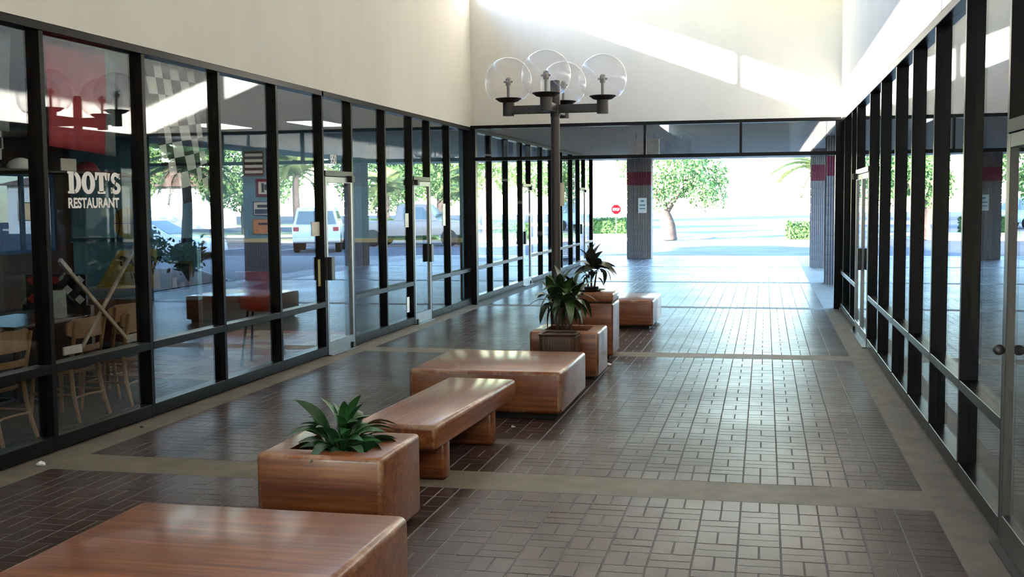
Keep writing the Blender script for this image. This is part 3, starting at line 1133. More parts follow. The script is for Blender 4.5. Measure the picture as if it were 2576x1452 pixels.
for qx, qy in ((-1, -1), (1, -1), (-1, 1), (1, 1)):
    put(MB().tube([(qx * 0.14, qy * 0.10, 0.60), (qx * 0.2, qy * 0.2, 0.0)], 0.014, 8).build('leg', M_BLACK, smooth=True), rc)
tag(rc, 'red moulded plastic chair standing inside the glass near the entrance door', 'chair')

# ---- memorabilia hung behind the glass
M_STICK = mat('stick_wood', (0.36, 0.30, 0.23), 0.6, noise=(20, 0.3, (1, 1, 0.2)))
M_TAPE = mat('stick_tape', (0.55, 0.53, 0.50), 0.7, noise=(20, 0.2))


def stick(top, heel, toe, label):
    r = empty('hockey_stick', heel)
    h_ = Vector(heel)
    put(MB().bar(Vector(top) - h_, (0, 0, 0), 0.020, 0.030).build('shaft', M_STICK, bevel=0.004), r)
    put(MB().bar((0, 0, 0.0), Vector(toe) - h_, 0.018, 0.065).build('blade', M_TAPE, bevel=0.006), r)
    d_ = Vector(top) - h_
    put(MB().bar(d_ * 0.86, d_ * 1.002, 0.024, 0.034).build('grip', M_TAPE), r)
    return tag(r, label, 'hockey stick', 'crossed hockey sticks in the window')


stick((-5.10, 7.432, 1.365), (-5.10, 8.295, 0.672), (-5.11, 8.46, 0.672), 'hockey stick slanting down away from the lettering side, blade by the third mullion')
stick((-5.14, 8.60, 1.48), (-5.14, 7.72, 0.672), (-5.15, 7.50, 0.672), 'hockey stick crossing in front, its blade lying over the bentwood chair')


def cloth(name, corners, nu, nv, mats_, pick, label, wave=0.02, thick=0.003, cat='flag'):
    """cloth hanging in the plane x; corners = tl, tr, br, bl as (y, z); squares are geometry-bound materials"""
    r = MB()
    tl, tr_, br, bl_ = corners
    x0 = mats_[0]
    sub = 3
    NU, NV = nu * sub, nv * sub

    def P(u, v):
        y = (tl[0] * (1 - u) + tr_[0] * u) * (1 - v) + (bl_[0] * (1 - u) + br[0] * u) * v
        z = (tl[1] * (1 - u) + tr_[1] * u) * (1 - v) + (bl_[1] * (1 - u) + br[1] * u) * v
        return (x0 + wave * math.sin(u * 9 + v * 3) * (0.3 + v), y, z)
    vs_ = [P(i / NU, j / NV) for j in range(NV + 1) for i in range(NU + 1)]
    r.v = vs_
    for j in range(NV):
        for i in range(NU):
            a = j * (NU + 1) + i
            r.f.append((a, a + 1, a + NU + 2, a + NU + 1))
            r.fm.append(pick(i // sub, j // sub))
    o = r.build(name, mats_[1:], smooth='all')
    so_ = o.modifiers.new('thickness', 'SOLIDIFY')
    so_.thickness = thick
    return tag(o, label, cat)


M_FBLK = mat('flag_black', (0.012, 0.013, 0.016), 0.8)
M_FWHT = mat('flag_white', (0.78, 0.80, 0.78), 0.8)
M_FRED = mat('flag_red', (0.42, 0.045, 0.06), 0.8, noise=(6, 0.15))
M_FGRY = mat('flag_grey', (0.20, 0.23, 0.24), 0.8, noise=(6, 0.15))
cloth('checkered_flag', [(8.84, 3.02), (9.72, 3.02), (10.04, 1.92), (9.20, 1.70)], 6, 9, [-5.20, M_FBLK, M_FWHT], lambda i, j: (i + j) % 2,
      'black and white checkered racing flag hanging slanted behind the glass')
cloth('red_flag', [(7.56, 3.02), (8.52, 3.02), (8.50, 2.17), (7.58, 2.22)], 6, 4, [-5.26, M_FRED, M_FGRY], lambda i, j: 1 if i == 5 else 0,
      'large red flag hung inside the glass above the restaurant name', 0.015)
cloth('red_flag', [(6.6, 3.02), (7.20, 3.02), (7.16, 2.3), (6.6, 2.3)], 4, 4, [-5.27, M_FRED, M_FGRY], lambda i, j: 1 if i == 3 else 0,
      'red and grey flag hung at the picture edge above the white cap', 0.015)
M_FGRN = mat('flag_dark_green', (0.06, 0.085, 0.08), 0.8)
cloth('checkered_banner', [(7.38, 3.05), (7.62, 3.05), (7.62, 2.12), (7.42, 2.12)], 3, 11, [-5.66, M_FGRN, M_FWHT], lambda i, j: (i + j) % 2,
      'narrow checkered banner hanging just behind the white cap')
# shelf line with caps and pennants over the window seats
sf = MB().box(-5.62, -5.30, 6.4, 8.75, 2.02, 2.04).build('display_shelf', mat('shelf_dark', (0.05, 0.045, 0.04), 0.6), bevel=0.004)
tag(sf, 'narrow dark display shelf hung behind the glass above the lettering', 'shelf')
for yy in (7.08, 8.405):
    MB().box(-5.50, XL - 0.126, yy - 0.012, yy + 0.012, 1.995, 2.02).build('bracket', M_BLACK, sf)


def ball_cap(loc, m, rz, label):
    r = empty('ball_cap', loc, R(rz))
    c = MB()
    c.sphere((0, 0, 0), 0.10, 18, 10, (1, 1.05, 0.9))
    c.v = [(x, y, max(0.0, z)) for x, y, z in c.v]
    put(c.build('crown', m, smooth='all'), r)
    v = MB()
    pts = [(0.095 * math.cos(a), 0.05 + 0.15 * math.sin(a)) for a in [PI * k / 10 for k in range(11)]]
    v.prism(pts, 0.0, 0.006)
    put(v.build('visor', m), r)
    put(MB().lathe([(0.012, 0.085), (0.006, 0.095)], seg=8).build('button', M_MARN), r)
    return tag(r, label, 'cap', 'caps on the display shelf')


ball_cap((-5.42, 7.46, 2.04), M_WHITE, 60, 'white ball cap on the display shelf beside the checkered cloth')
ball_cap((-5.42, 8.30, 2.04), M_MARN, -40, 'maroon ball cap on the display shelf above the S of the lettering')
ball_cap((-5.45, 7.12, 2.04), M_NAVY, 20, 'navy ball cap on the display shelf at the picture edge')
sgn = MB().box(-5.40, -5.39, 7.92, 8.12, 2.04, 2.14).build('name_plate', M_OFFW)
tag(sgn, 'small white name plate standing on the display shelf', 'sign')

# ---- lettering on the glass: slab-serif DOT'S over a sans line
XT = XL - FR + 0.002
pane0 = [o for o in W1.children if o.name.startswith('pane')]


def flat(name, polys, y, z, s, m, parent):
    """polys: list of 2-D outlines (already triangulable quads/strips) placed on the glass, x right = +Y"""
    b = MB()
    for pl in polys:
        pts = [(p[0] * s, p[1] * s * 0.92) for p in pl]
        k = len(pts)
        b.add([(XT, y + a, z + c) for a, c in pts] + [(XT + 0.001, y + a, z + c) for a, c in pts],
              [tuple(range(k)), tuple(reversed(range(k, 2 * k)))] + [(i + k, (i + 1) % k + k, (i + 1) % k, i) for i in range(k)])
    return b.build(name, m, parent)


def ring(cx_, cy_, ax, ay, bx_, by_, a0, a1, n_=20):
    out = []
    for k in range(n_):
        t0, t1 = a0 + (a1 - a0) * k / n_, a0 + (a1 - a0) * (k + 1) / n_
        out.append([(cx_ + bx_ * math.cos(t0), cy_ + by_ * math.sin(t0)), (cx_ + ax * math.cos(t0), cy_ + ay * math.sin(t0)),
                    (cx_ + ax * math.cos(t1), cy_ + ay * math.sin(t1)), (cx_ + bx_ * math.cos(t1), cy_ + by_ * math.sin(t1))])
    return out


def rect(x0, x1, y0, y1):
    return [(x0, y0), (x1, y0), (x1, y1), (x0, y1)]


LD = [rect(0.0, 0.52, 0.0, 0.11), rect(0.0, 0.52, 0.89, 1.0), rect(0.08, 0.42, 0.10, 0.90)] + ring(0.45, 0.5, 0.49, 0.50, 0.16, 0.34, -PI / 2, PI / 2, 14)
LO = ring(0.48, 0.5, 0.49, 0.52, 0.15, 0.34, 0, 2 * PI, 28)
LT = [rect(0.0, 0.90, 0.86, 1.0), [(0.0, 0.64), (0.10, 0.64), (0.22, 0.87), (0.0, 0.87)], [(0.90, 0.64), (0.90, 0.87), (0.68, 0.87), (0.80, 0.64)],
      rect(0.28, 0.62, 0.08, 0.87), rect(0.16, 0.74, 0.0, 0.12)]
LA = [[(0.05, 0.62), (0.12, 0.60), (0.24, 0.98), (0.0, 0.98)]]
LS = ring(0.38, 0.73, 0.37, 0.29, 0.11, 0.10, R(10), R(270), 14) + ring(0.38, 0.27, 0.39, 0.29, 0.12, 0.10, R(-170), R(90), 14) + \
    [[(0.38, 0.44), (0.38, 0.60), (0.30, 0.60), (0.30, 0.40)], rect(0.0, 0.10, 0.02, 0.30), rect(0.64, 0.73, 0.70, 0.98)]
yy, s_ = 7.405, 0.178
wpar = W1
for ltr, adv in ((LD, 0.98), (LO, 0.99), (LT, 0.92), (LA, 0.26), (LS, 0.8)):
    flat('lettering', ltr, yy, 1.857, s_, M_WHITE, wpar)
    yy += adv * s_ * 1.0
text('lettering', 'RESTAURANT', 0.104, (XT, 7.40, 1.752), (PI / 2, 0, PI / 2), M_WHITE, wpar, 0.0005, 0.0035, 1.044)
W2 = bpy.data.objects['window_2']
text('street_number', '950', 0.15, (XT, 12.56, 2.24), (PI / 2, 0, PI / 2), M_WHITE, W2, 0.0005, 0.005, 0.9)
# papers taped to the glass and frames


def notice(name, x, y0, y1, z0, z1, m, label, th=0.002):
    o = MB().box(x, x + th, y0, y1, z0, z1).build(name, m)
    return tag(o, label, 'notice', 'papers on the storefronts')


notice('paper_notice', XT - 0.0005, 11.96, 12.19, 1.40, 1.56, M_OFFW, 'off-white paper taped to the glass just before the first door')
notice('paper_notice', XT - 0.0005, 12.12, 12.19, 0.82, 1.13, mat('yellow_tape_print', (0.5, 0.46, 0.2), 0.6), 'narrow yellow height strip on the glass beside the door handle')
notice('paper_notice', XT - 0.0005, 15.36, 15.52, 1.42, 1.62, M_OFFW, 'off-white paper taped to the glass beside the second door')
notice('paper_notice', XT - 0.0005, 17.28, 17.44, 1.40, 1.75, M_OFFW, 'tall off-white paper taped to the glass near the passage corner')
notice('paper_notice', XT - 0.0005, 15.38, 15.50, 0.20, 0.42, M_OFFW, 'small off-white sticker low on the glass beside the second door')
# ------------------------------------------------------------------ seats, planters, cabinet
def wood_block(name, x0, x1, y0, y1, h_, wm, label, cat, rad=0.035, group=None, toe=0.045, inset=0.06):
    r = empty(name, ((x0 + x1) / 2, (y0 + y1) / 2, 0))
    a, b = (x1 - x0) / 2, (y1 - y0) / 2
    put(MB().box(-a, a, -b, b, toe, h_).build('body', [wm, M_WORNX], smooth=True, bevel=rad, seg=4, bevel_mat=1), r)
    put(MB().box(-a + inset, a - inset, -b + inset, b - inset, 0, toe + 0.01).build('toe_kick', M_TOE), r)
    return tag(r, label, cat, group)


GB = 'varnished wooden block seats'
wood_block('block_seat', -2.808, -1.515, 3.34, 4.645, 0.40, M_WOODX, 'broad varnished wooden block seat cropped by the bottom edge', 'bench', 0.036, GB)
wood_block('block_seat', -2.875, -1.592, 8.875, 10.165, 0.392, M_WOODX, 'broad varnished wooden block seat behind the slab bench, before the ribbed bin', 'bench', 0.032, GB)
wood_block('block_seat', -2.77, -1.487, 15.45, 16.745, 0.402, M_WOODX, 'wooden block seat farthest down the passage, beyond the tall cabinet', 'bench', 0.032, GB)

# slab bench on two slab legs
sb = empty('slab_bench', (-2.185, 7.51, 0), R(-2.6))
put(MB().box(-0.275, 0.275, -0.945, 0.945, 0.245, 0.402).build('seat', [M_WOODY, M_WORNY], smooth=True, bevel=0.03, seg=4, bevel_mat=1), sb)
put(MB().box(-0.245, 0.245, -0.70, -0.58, 0.0, 0.25).build('leg', M_WOODX, smooth=True, bevel=0.025, seg=3), sb)
put(MB().box(-0.245, 0.245, 0.37, 0.49, 0.0, 0.25).build('leg', M_WOODX, smooth=True, bevel=0.025, seg=3), sb)
tag(sb, 'long varnished slab bench on two legs between planter and block seat', 'bench')


def planter(x0, x1, y0, y1, h_, wall, label):
    r = empty('wood_planter', ((x0 + x1) / 2, (y0 + y1) / 2, 0))
    a, b = (x1 - x0) / 2, (y1 - y0) / 2
    t = 0.03
    zi = h_ - 0.16
    A, B = a - wall, b - wall
    vs_ = []
    for X, Y, Z in ((a, b, t), (a, b, h_), (A, B, h_), (A, B, zi)):
        vs_ += [(-X, -Y, Z), (X, -Y, Z), (X, Y, Z), (-X, Y, Z)]
    fs = [(3, 2, 1, 0)]
    for k in range(4):
        n_ = (k + 1) % 4
        fs += [(k, n_, n_ + 4, k + 4), (k + 4, n_ + 4, n_ + 8, k + 8), (k + 8, n_ + 8, n_ + 12, k + 12)]
    fs += [(12, 13, 14, 15)]
    me = MB().add(vs_, fs)
    o = me.build('body', M_WOODX)
    o.data.materials.append(M_WORNX)
    bm = bmesh.new()
    bm.from_mesh(o.data)
    es = [e_ for e_ in bm.edges if all(max(abs(v.co.x) - a, abs(v.co.y) - b) > -1e-4 for v in e_.verts)]
    bmesh.ops.bevel(bm, geom=es, offset=0.026, segments=4, profile=0.5, affect='EDGES', material=1)
    bm.to_mesh(o.data)
    bm.free()
    o.data.shade_smooth()
    o.data.set_sharp_from_angle(angle=R(40))
    put(o, r)
    s = MB()
    nn = 10
    for j in range(nn + 1):
        for i in range(nn + 1):
            s.v.append((-A + 2 * A * i / nn, -B + 2 * B * j / nn, zi + 0.03 + random.uniform(0, 0.025)))
    for j in range(nn):
        for i in range(nn):
            q = j * (nn + 1) + i
            s.f.append((q, q + 1, q + nn + 2, q + nn + 1))
    put(s.build('soil', M_SOIL, smooth='all'), r)
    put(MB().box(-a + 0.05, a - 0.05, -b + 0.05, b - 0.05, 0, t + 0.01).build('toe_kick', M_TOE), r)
    return tag(r, label, 'planter', 'wooden planter boxes')


planter(-2.565, -1.878, 5.335, 5.985, 0.478, 0.13, 'square wooden planter box holding the peace lily, between block seat and slab bench')
planter(-2.288, -1.594, 10.975, 11.645, 0.478, 0.125, 'square wooden planter box at the foot of the globe lamp')

# tall lidded cabinet
cb_ = empty('lidded_cabinet', (-1.935, 12.75, 0))
put(MB().box(-0.29, 0.29, -0.29, 0.29, 0.04, 0.628).build('body', M_WOODX, smooth=True, bevel=0.025, seg=4), cb_)
put(MB().box(-0.29, 0.29, -0.29, 0.29, 0.638, 0.746).build('lid', [M_WOODX, M_WORNX], smooth=True, bevel=0.028, seg=4, bevel_mat=1), cb_)
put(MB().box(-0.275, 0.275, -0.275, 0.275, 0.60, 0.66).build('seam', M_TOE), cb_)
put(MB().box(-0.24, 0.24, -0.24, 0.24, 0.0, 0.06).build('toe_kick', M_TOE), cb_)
tag(cb_, 'tall wooden litter cabinet with separate lid carrying a potted plant', 'cabinet')

# ribbed brown bin standing against the planter
rb = empty('ribbed_bin', (-1.935, 10.72, 0))
out = []
NR = 9


def rrect(hx, hy, rad, n_=5):
    pts = []
    for cx_, cy_, a0 in ((hx - rad, hy - rad, 0), (-hx + rad, hy - rad, PI / 2), (-hx + rad, -hy + rad, PI), (hx - rad, -hy + rad, 1.5 * PI)):
        for k in range(n_ + 1):
            a = a0 + PI / 2 * k / n_
            pts.append((cx_ + rad * math.cos(a), cy_ + rad * math.sin(a)))
    return pts


def hollow(outer, inner, z0, z1, zi):
    n_ = len(outer)
    vs_ = [(x * 0.93, y * 0.93, z0) for x, y in outer] + [(x, y, z1) for x, y in outer] + [(x, y, z1) for x, y in inner] + [(x, y, zi) for x, y in inner]
    fs = [tuple(reversed(range(n_)))] + [(i, (i + 1) % n_, (i + 1) % n_ + n_, i + n_) for i in range(n_)]
    fs += [(i + n_, (i + 1) % n_ + n_, (i + 1) % n_ + 2 * n_, i + 2 * n_) for i in range(n_)]
    fs += [(i + 2 * n_, (i + 1) % n_ + 2 * n_, (i + 1) % n_ + 3 * n_, i + 3 * n_) for i in range(n_)]
    fs += [tuple(range(3 * n_, 4 * n_))]
    return MB().add(vs_, fs)


put(hollow(rrect(0.178, 0.178, 0.06), rrect(0.155, 0.155, 0.045), 0.0, 0.485, 0.40).build('body', M_BROWNP, smooth=True), rb)
put(hollow(rrect(0.19, 0.19, 0.065), rrect(0.155, 0.155, 0.045), 0.475, 0.50, 0.48).build('rim', M_BROWNP, smooth=True), rb)
for k in range(6):
    x = -0.125 + k * 0.05
    put(MB().bar((x, -0.1795, 0.47), (x * 0.93, -0.168, 0.02), 0.024, 0.010).build('rib', M_BROWNP, bevel=0.003, seg=1), rb)
    put(MB().bar((0.1795, x, 0.47), (0.168, x * 0.93, 0.02), 0.010, 0.024).build('rib', M_BROWNP, bevel=0.003, seg=1), rb)
tag(rb, 'brown ribbed plastic bin standing in front of the planter at the lamp', 'bin')

# ------------------------------------------------------------------ globe lamp
LX, LY = -2.172, 11.85
lp = empty('globe_lamp', (LX, LY, 0))
put(MB().lathe([(0.11, 0), (0.11, 0.02), (0.06, 0.03), (0.049, 0.05), (0.047, 2.66), (0.047, 2.70)], seg=24).build('pole', M_LAMP, smooth=True), lp)
put(MB().lathe([(0.052, 2.66), (0.052, 3.035), (0.045, 3.04)], seg=24).build('pole_top', M_LAMP, smooth=True), lp)
AL = 0.505
for k, (dx, dy) in enumerate(((1, 0), (-1, 0), (0, -1), (0, 1))):
    ex, ey = dx * AL, dy * AL
    put(MB().bar((dx * 0.03, dy * 0.03, 2.742), (ex, ey, 2.742), 0.062, 0.088).build('arm', M_LAMP, bevel=0.006), lp)
    put(MB().lathe([(0.062, 2.682), (0.062, 2.825)], (ex, ey, 0), 20).build('cup', M_LAMP, smooth=True), lp)
    put(MB().lathe([(0.06, 2.822), (0.10, 2.832), (0.142, 2.862), (0.138, 2.868), (0.02, 2.858)], (ex, ey, 0), 28).build('saucer', M_LAMP, smooth=True), lp)
    gb = MB()
    rg, zc = 0.252, 3.045
    a0 = math.acos((zc - 2.862) / rg)
    prof = [(rg * math.sin(PI - a0 - (PI - a0) * i / 22) if i < 22 else 0.0015, zc - rg * math.cos(a0 + (PI - a0) * i / 22)) for i in range(23)]
    prof = [(max(0.0015, rg * math.sin(a0 + (PI - a0) * i / 22)), zc - rg * math.cos(a0 + (PI - a0) * i / 22)) for i in range(23)]
    inner = [(max(0.001, (rg - 0.004) / rg * q[0]), zc + (q[1] - zc) * (rg - 0.004) / rg) for q in prof]
    gb.lathe(prof, (ex, ey, 0), 36)
    gb.f = gb.f[:-2]
    go = gb.build('globe', M_GLOBE, smooth='all')
    put(go, lp)
    sp_ = MB().lathe([(0.017, 2.858), (0.017, 3.01)], (ex, ey, 0), 10).build('lamp_stem', M_LAMPGREY, smooth=True)
    put(sp_, go)
    so2 = MB().lathe([(0.026, 3.0), (0.03, 3.02), (0.03, 3.07), (0.02, 3.085)], (ex, ey, 0), 12)
    so2.bar((ex - 0.05, ey, 3.04), (ex + 0.05, ey, 3.04), 0.02, 0.02)
    so2.bar((ex, ey - 0.05, 3.045), (ex, ey + 0.05, 3.045), 0.02, 0.02)
    put(so2.build('lamp_holder', M_LAMPGREY), go)
tag(lp, 'dark pole lamp with four clear globes on crossed arms', 'lamp')
nb = MB()
for k in range(7):
    x = LX - 0.072 + k * 0.024 + 0.012
    nb.v += [(x, LY + 0.056 + 0.012 * (k - 3) ** 2 / 9, 1.72), (x, LY + 0.056 + 0.012 * (k - 3) ** 2 / 9, 1.965)]
nb.f = [(2 * k, 2 * k + 2, 2 * k + 3, 2 * k + 1) for k in range(6)]
no = nb.build('paper_notice', M_PAPER)
no.modifiers.new('thickness', 'SOLIDIFY').thickness = 0.002
tag(no, 'beige paper notice fixed to the far side of the lamp pole', 'notice')


# ------------------------------------------------------------------ plants
def leaf_mesh(name, width, droop, m, fold=0.25, n_=9, tip=0.55):
    b = MB()
    for i in range(n_ + 1):
        t = i / n_
        w_ = width * (math.sin(PI * min(1, t ** tip)) ** 0.8) * 0.5 + 0.006
        if i == n_:
            w_ = 0.001
        x = t - 0.25 * droop * t * t
        z = 0.35 * t * (1 - t) - droop * t * t * 0.6
        b.v += [(x, -w_, z + fold * w_), (x, 0, z), (x, w_, z + fold * w_)]
    for i in range(n_):
        o = i * 3
        b.f += [(o, o + 1, o + 4, o + 3), (o + 1, o + 2, o + 5, o + 4)]
    me = b.mesh(name)
    me.materials.append(m)
    me.shade_smooth()
    return me


def add_leaf(parent, me, base, az, pitch, ln, rollv=0.0, nm='leaf'):
    o = bpy.data.objects.new(nm, me)
    o.matrix_basis = Matrix.Translation(base) @ Matrix.Rotation(az, 4, 'Z') @ Matrix.Rotation(-pitch, 4, 'Y') @ Matrix.Rotation(rollv, 4, 'X') @ Matrix.Scale(ln, 4)
    COL.objects.link(o)
    o.parent = parent
    return o


lily = empty('peace_lily', (-2.215, 5.66, 0.345))
LM = [leaf_mesh('leaf', 0.29, d, M_LEAF_LILY, 0.15, 9, 0.75) for d in (0.3, 0.65, 1.0)]
rnd = random.Random(11)
for k in range(74):
    az = k * 2.399 + rnd.uniform(-0.6, 0.6)
    u = k / 73
    pitch = R(80 - 46 * u ** 0.9 + rnd.uniform(-13, 13))
    st = (0.22 - 0.07 * u) * rnd.uniform(0.75, 1.1)
    dirv = Vector((math.cos(az) * math.cos(pitch), math.sin(az) * math.cos(pitch), math.sin(pitch)))
    base = dirv * st
    lp_ = pitch - R(rnd.uniform(5, 50)) * (0.4 + 0.6 * u)
    add_leaf(lily, LM[min(2, int(u * 2 + rnd.random()))], base, az, max(lp_, R(2)), rnd.uniform(0.13, 0.26), rnd.uniform(-0.9, 0.9))
    put(MB().tube([(0, 0, -0.03), tuple(base * 0.6 + Vector((0, 0, 0.01))), tuple(base)], 0.003, 5).build('stem', M_LEAF_LILY), lily)
tag(lily, 'peace lily with glossy green leaves growing in the nearer wooden planter', 'plant')

drac = empty('dracaena', (-1.99, 11.32, 0.345))
M_CANE = mat('cane_brown', (0.10, 0.065, 0.045), 0.8, noise=(20, 0.3))
DM = [leaf_mesh('leaf', 0.30, d, M_LEAF_DRAC, 0.15, 9, 0.8) for d in (0.2, 0.6, 1.0)]
DB = leaf_mesh('leaf', 0.10, 1.3, mat('dry_leaf', (0.11, 0.075, 0.05), 0.8), 0.1)
rnd = random.Random(5)
for k, (bx_, by_, hh) in enumerate(((-0.02, 0.0, 0.52), (0.05, 0.04, 0.46), (-0.07, 0.03, 0.42), (0.02, -0.06, 0.44))):
    put(MB().tube([(bx_, by_, -0.02), (bx_ * 1.3, by_ * 1.2, hh * 0.6), (bx_ * 1.9, by_ * 1.6, hh)], [0.016, 0.013, 0.010], 8).build('cane', M_CANE, smooth=True), drac)
    for q in range(18):
        az = q * 2.399 + k
        u = q / 17
        pitch = R(74 - 95 * u + rnd.uniform(-8, 8))
        add_leaf(drac, DM[min(2, int(u * 2.99))], (bx_ * 1.9, by_ * 1.6, hh - 0.05 * u), az, pitch, rnd.uniform(0.22, 0.31), rnd.uniform(-0.3, 0.3))
    for q in range(6):
        add_leaf(drac, DB, (bx_ * 1.7, by_ * 1.5, hh - 0.08), q * 1.1 + k, R(-25), rnd.uniform(0.18, 0.30), 0)
tag(drac, 'dark green dracaena with drooping leaves in the planter under the lamp', 'plant')

tray = MB().lathe([(0.10, 0), (0.16, 0.012), (0.165, 0.02), (0.15, 0.02), (0.09, 0.008)], seg=28).build('plant_saucer', M_BLACK, smooth=True)
tray.location = (-1.935, 12.75, 0.746)
tag(tray, 'shallow black plant saucer on the lid of the tall cabinet', 'saucer')
cord = empty('cordyline', (-1.93, 12.75, 0.756))
put(MB().lathe([(0.075, 0.0), (0.085, 0.035), (0.08, 0.04), (0.02, 0.03)], seg=20).build('pot', M_BLACK, smooth=True), cord)
CM = [leaf_mesh('leaf', 0.42, d, M_LEAF_CORD, 0.2, 9, 0.8) for d in (0.1, 0.5, 0.9)]
CT = leaf_mesh('leaf', 0.14, 0.8, M_LEAF_CORD, 0.2)
rnd = random.Random(9)
for bx_, by_, hh in ((0.0, 0.0, 0.30), (0.05, 0.02, 0.22), (-0.05, -0.01, 0.18)):
    put(MB().tube([(bx_ * 0.6, by_, 0.02), (bx_ * 1.2, by_, hh)], [0.012, 0.008], 7).build('cane', M_CANE, smooth=True), cord)
for k in range(7):
    add_leaf(cord, CM[0], (0.0, 0.0, 0.28), k * 2.399, R(82 - 7 * k), rnd.uniform(0.25, 0.31), rnd.uniform(-0.4, 0.4))
for k in range(14):
    add_leaf(cord, CM[1], (0.02, 0.0, 0.24), 0.4 + k * 0.7, R(rnd.uniform(-5, 55)), rnd.uniform(0.20, 0.30), rnd.uniform(-0.6, 0.6))
for k in range(24):
    add_leaf(cord, CT, (rnd.uniform(-0.06, 0.06), rnd.uniform(-0.03, 0.03), rnd.uniform(0.12, 0.26)), k * 2.399, R(rnd.uniform(0, 45)), rnd.uniform(0.16, 0.26), 0)
for k in range(5):
    add_leaf(cord, CM[2], (0.06, 0.0, 0.26), R(-40 + k * 22), R(25 - 12 * k), 0.28, 0.3)
tag(cord, 'dark cordyline with broad upright leaves on top of the tall cabinet', 'plant')


# ------------------------------------------------------------------ litter
def litter(loc, s, label, m=M_WHITE):
    b = MB()
    b.sphere((0, 0, s * 0.45), s, 9, 6, (1.3, 0.9, 0.5))
    rn = random.Random(int(loc[0] * 1000))
    b.v = [(x * rn.uniform(0.7, 1.2), y * rn.uniform(0.7, 1.2), max(0, z * rn.uniform(0.7, 1.2))) for x, y, z in b.v]
    o = b.build('crumpled_paper', m)
    o.location = loc
    return tag(o, label, 'litter', 'bits of litter on the paving')


litter((-1.635, 11.99, 0.0), 0.030, 'crumpled white paper on the bricks beside the lamp planter')
litter((-4.81, 6.70, 0.0), 0.030, 'scrap of white paper on the concrete border by the restaurant glass')
litter((-4.83, 8.02, 0.0), 0.014, 'small dark scrap on the concrete border under the hockey sticks', M_INK)
litter((-1.92, 8.55, 0.0), 0.014, 'tiny white scrap under the edge of the middle block seat')
# ------------------------------------------------------------------ forecourt columns of fluted block
M_BLOCK = mat('fluted_block', (0.25, 0.215, 0.21), 0.85, noise=(5, 0.15), bump=(60, 0.3))
M_BLOCKD = mat('smooth_block_grey', (0.17, 0.155, 0.16), 0.85, noise=(5, 0.15), bump=(60, 0.2))
M_BAND = mat('red_band_paint', (0.20, 0.028, 0.05), 0.7, noise=(5, 0.12))


def fluted(lx, ly, h_):
    """block course with vertical flutes on all faces, centred"""
    poly = []
    d, pitch = 0.016, 0.05

    def side(p, q):
        p, q = Vector(p), Vector(q)
        L = (q - p).length
        n_ = max(2, int(L / pitch))
        u = (q - p) / L
        nrm = Vector((u.y, -u.x))
        for k in range(n_):
            s0 = L * k / n_
            w_ = L / n_
            for a, dd in ((0.0, 0), (0.62, 0), (0.66, -d), (0.96, -d)):
                pt = p + u * (s0 + a * w_) + nrm * dd
                poly.append((pt.x, pt.y))
    a, b = lx / 2, ly / 2
    side((-a, -b), (a, -b))
    side((a, -b), (a, b))
    side((a, b), (-a, b))
    side((-a, b), (-a, -b))
    return MB().prism(poly, 0, h_ - 0.008)


def column(x0, x1, y0, y1, label, dark=None):
    r = empty('block_column', ((x0 + x1) / 2, (y0 + y1) / 2, 0))
    n_ = 15
    hc = 3.075 / n_
    me = fluted(x1 - x0, y1 - y0, hc).mesh('block')
    me.materials.append(M_BLOCK)
    me2 = me.copy()
    me2.materials.clear()
    me2.materials.append(M_BAND)
    if dark:
        dm = MB().box(dark[0] - r.location.x, dark[1] - r.location.x, y0 - r.location.y + 0.01, y1 - r.location.y - 0.01, 0, hc - 0.008).mesh('block')
        dm.materials.append(M_BLOCKD)
        dm2 = dm.copy()
        dm2.materials.clear()
        dm2.materials.append(M_BAND)
    core = MB().box(-(x1 - x0) / 2 + 0.02, (x1 - x0) / 2 - 0.02, -(y1 - y0) / 2 + 0.02, (y1 - y0) / 2 - 0.02, 0, 3.07).build('mortar_core', M_BLOCKD)
    put(core, r)
    if dark:
        put(MB().box(dark[0] - r.location.x + 0.02, dark[1] - r.location.x, -(y1 - y0) / 2 + 0.03, (y1 - y0) / 2 - 0.03, 0, 3.07).build('mortar_core', M_BLOCKD), r)
    for k in range(n_):
        z = k * hc
        band = 2.18 < z + hc / 2 < 2.66
        o = bpy.data.objects.new('block', me2 if band else me)
        o.location = (0, 0, z)
        COL.objects.link(o)
        put(o, r)
        if dark:
            o = bpy.data.objects.new('block', dm2 if band else dm)
            o.location = (0, 0, z)
            COL.objects.link(o)
            put(o, r)
    return tag(r, label, 'column', 'fluted block columns of the forecourt')


column(-3.93, -3.42, 34.90, 35.45, 'grey fluted block column with red band and white notice, standing alone', dark=(-4.17, -3.93))
column(1.16, 1.76, 30.35, 30.95, 'fluted block column with red band, the farther of the pair by the wall end')
column(1.235, 1.835, 24.30, 24.90, 'brownish fluted block column with dark red band, the nearer of the pair')
pn2 = MB().box(-3.82, -3.56, 34.885, 34.90, 1.40, 1.86).build('wall_notice', M_WHITE)
MB().box(-3.78, -3.60, 34.882, 34.886, 1.62, 1.66).build('lettering', M_RBLUE, pn2)
MB().box(-3.78, -3.60, 34.882, 34.886, 1.52, 1.55).build('lettering', M_RBLUE, pn2)
MB().box(-3.74, -3.64, 34.882, 34.886, 1.74, 1.79).build('lettering', M_RBLUE, pn2)
tag(pn2, 'white notice board fixed to the lone fluted column', 'notice')
hs = MB().box(-2.54, -2.005, 22.0, 22.06, 2.65, 2.95).build('hanging_sign', M_OFFW, bevel=0.004)
for x in (-2.45, -2.10):
    MB().box(x - 0.006, x + 0.006, 22.02, 22.04, 2.95, 3.075).build('hanger', M_BLACK, hs)
tag(hs, 'blank off-white sign hanging from the forecourt ceiling', 'sign')

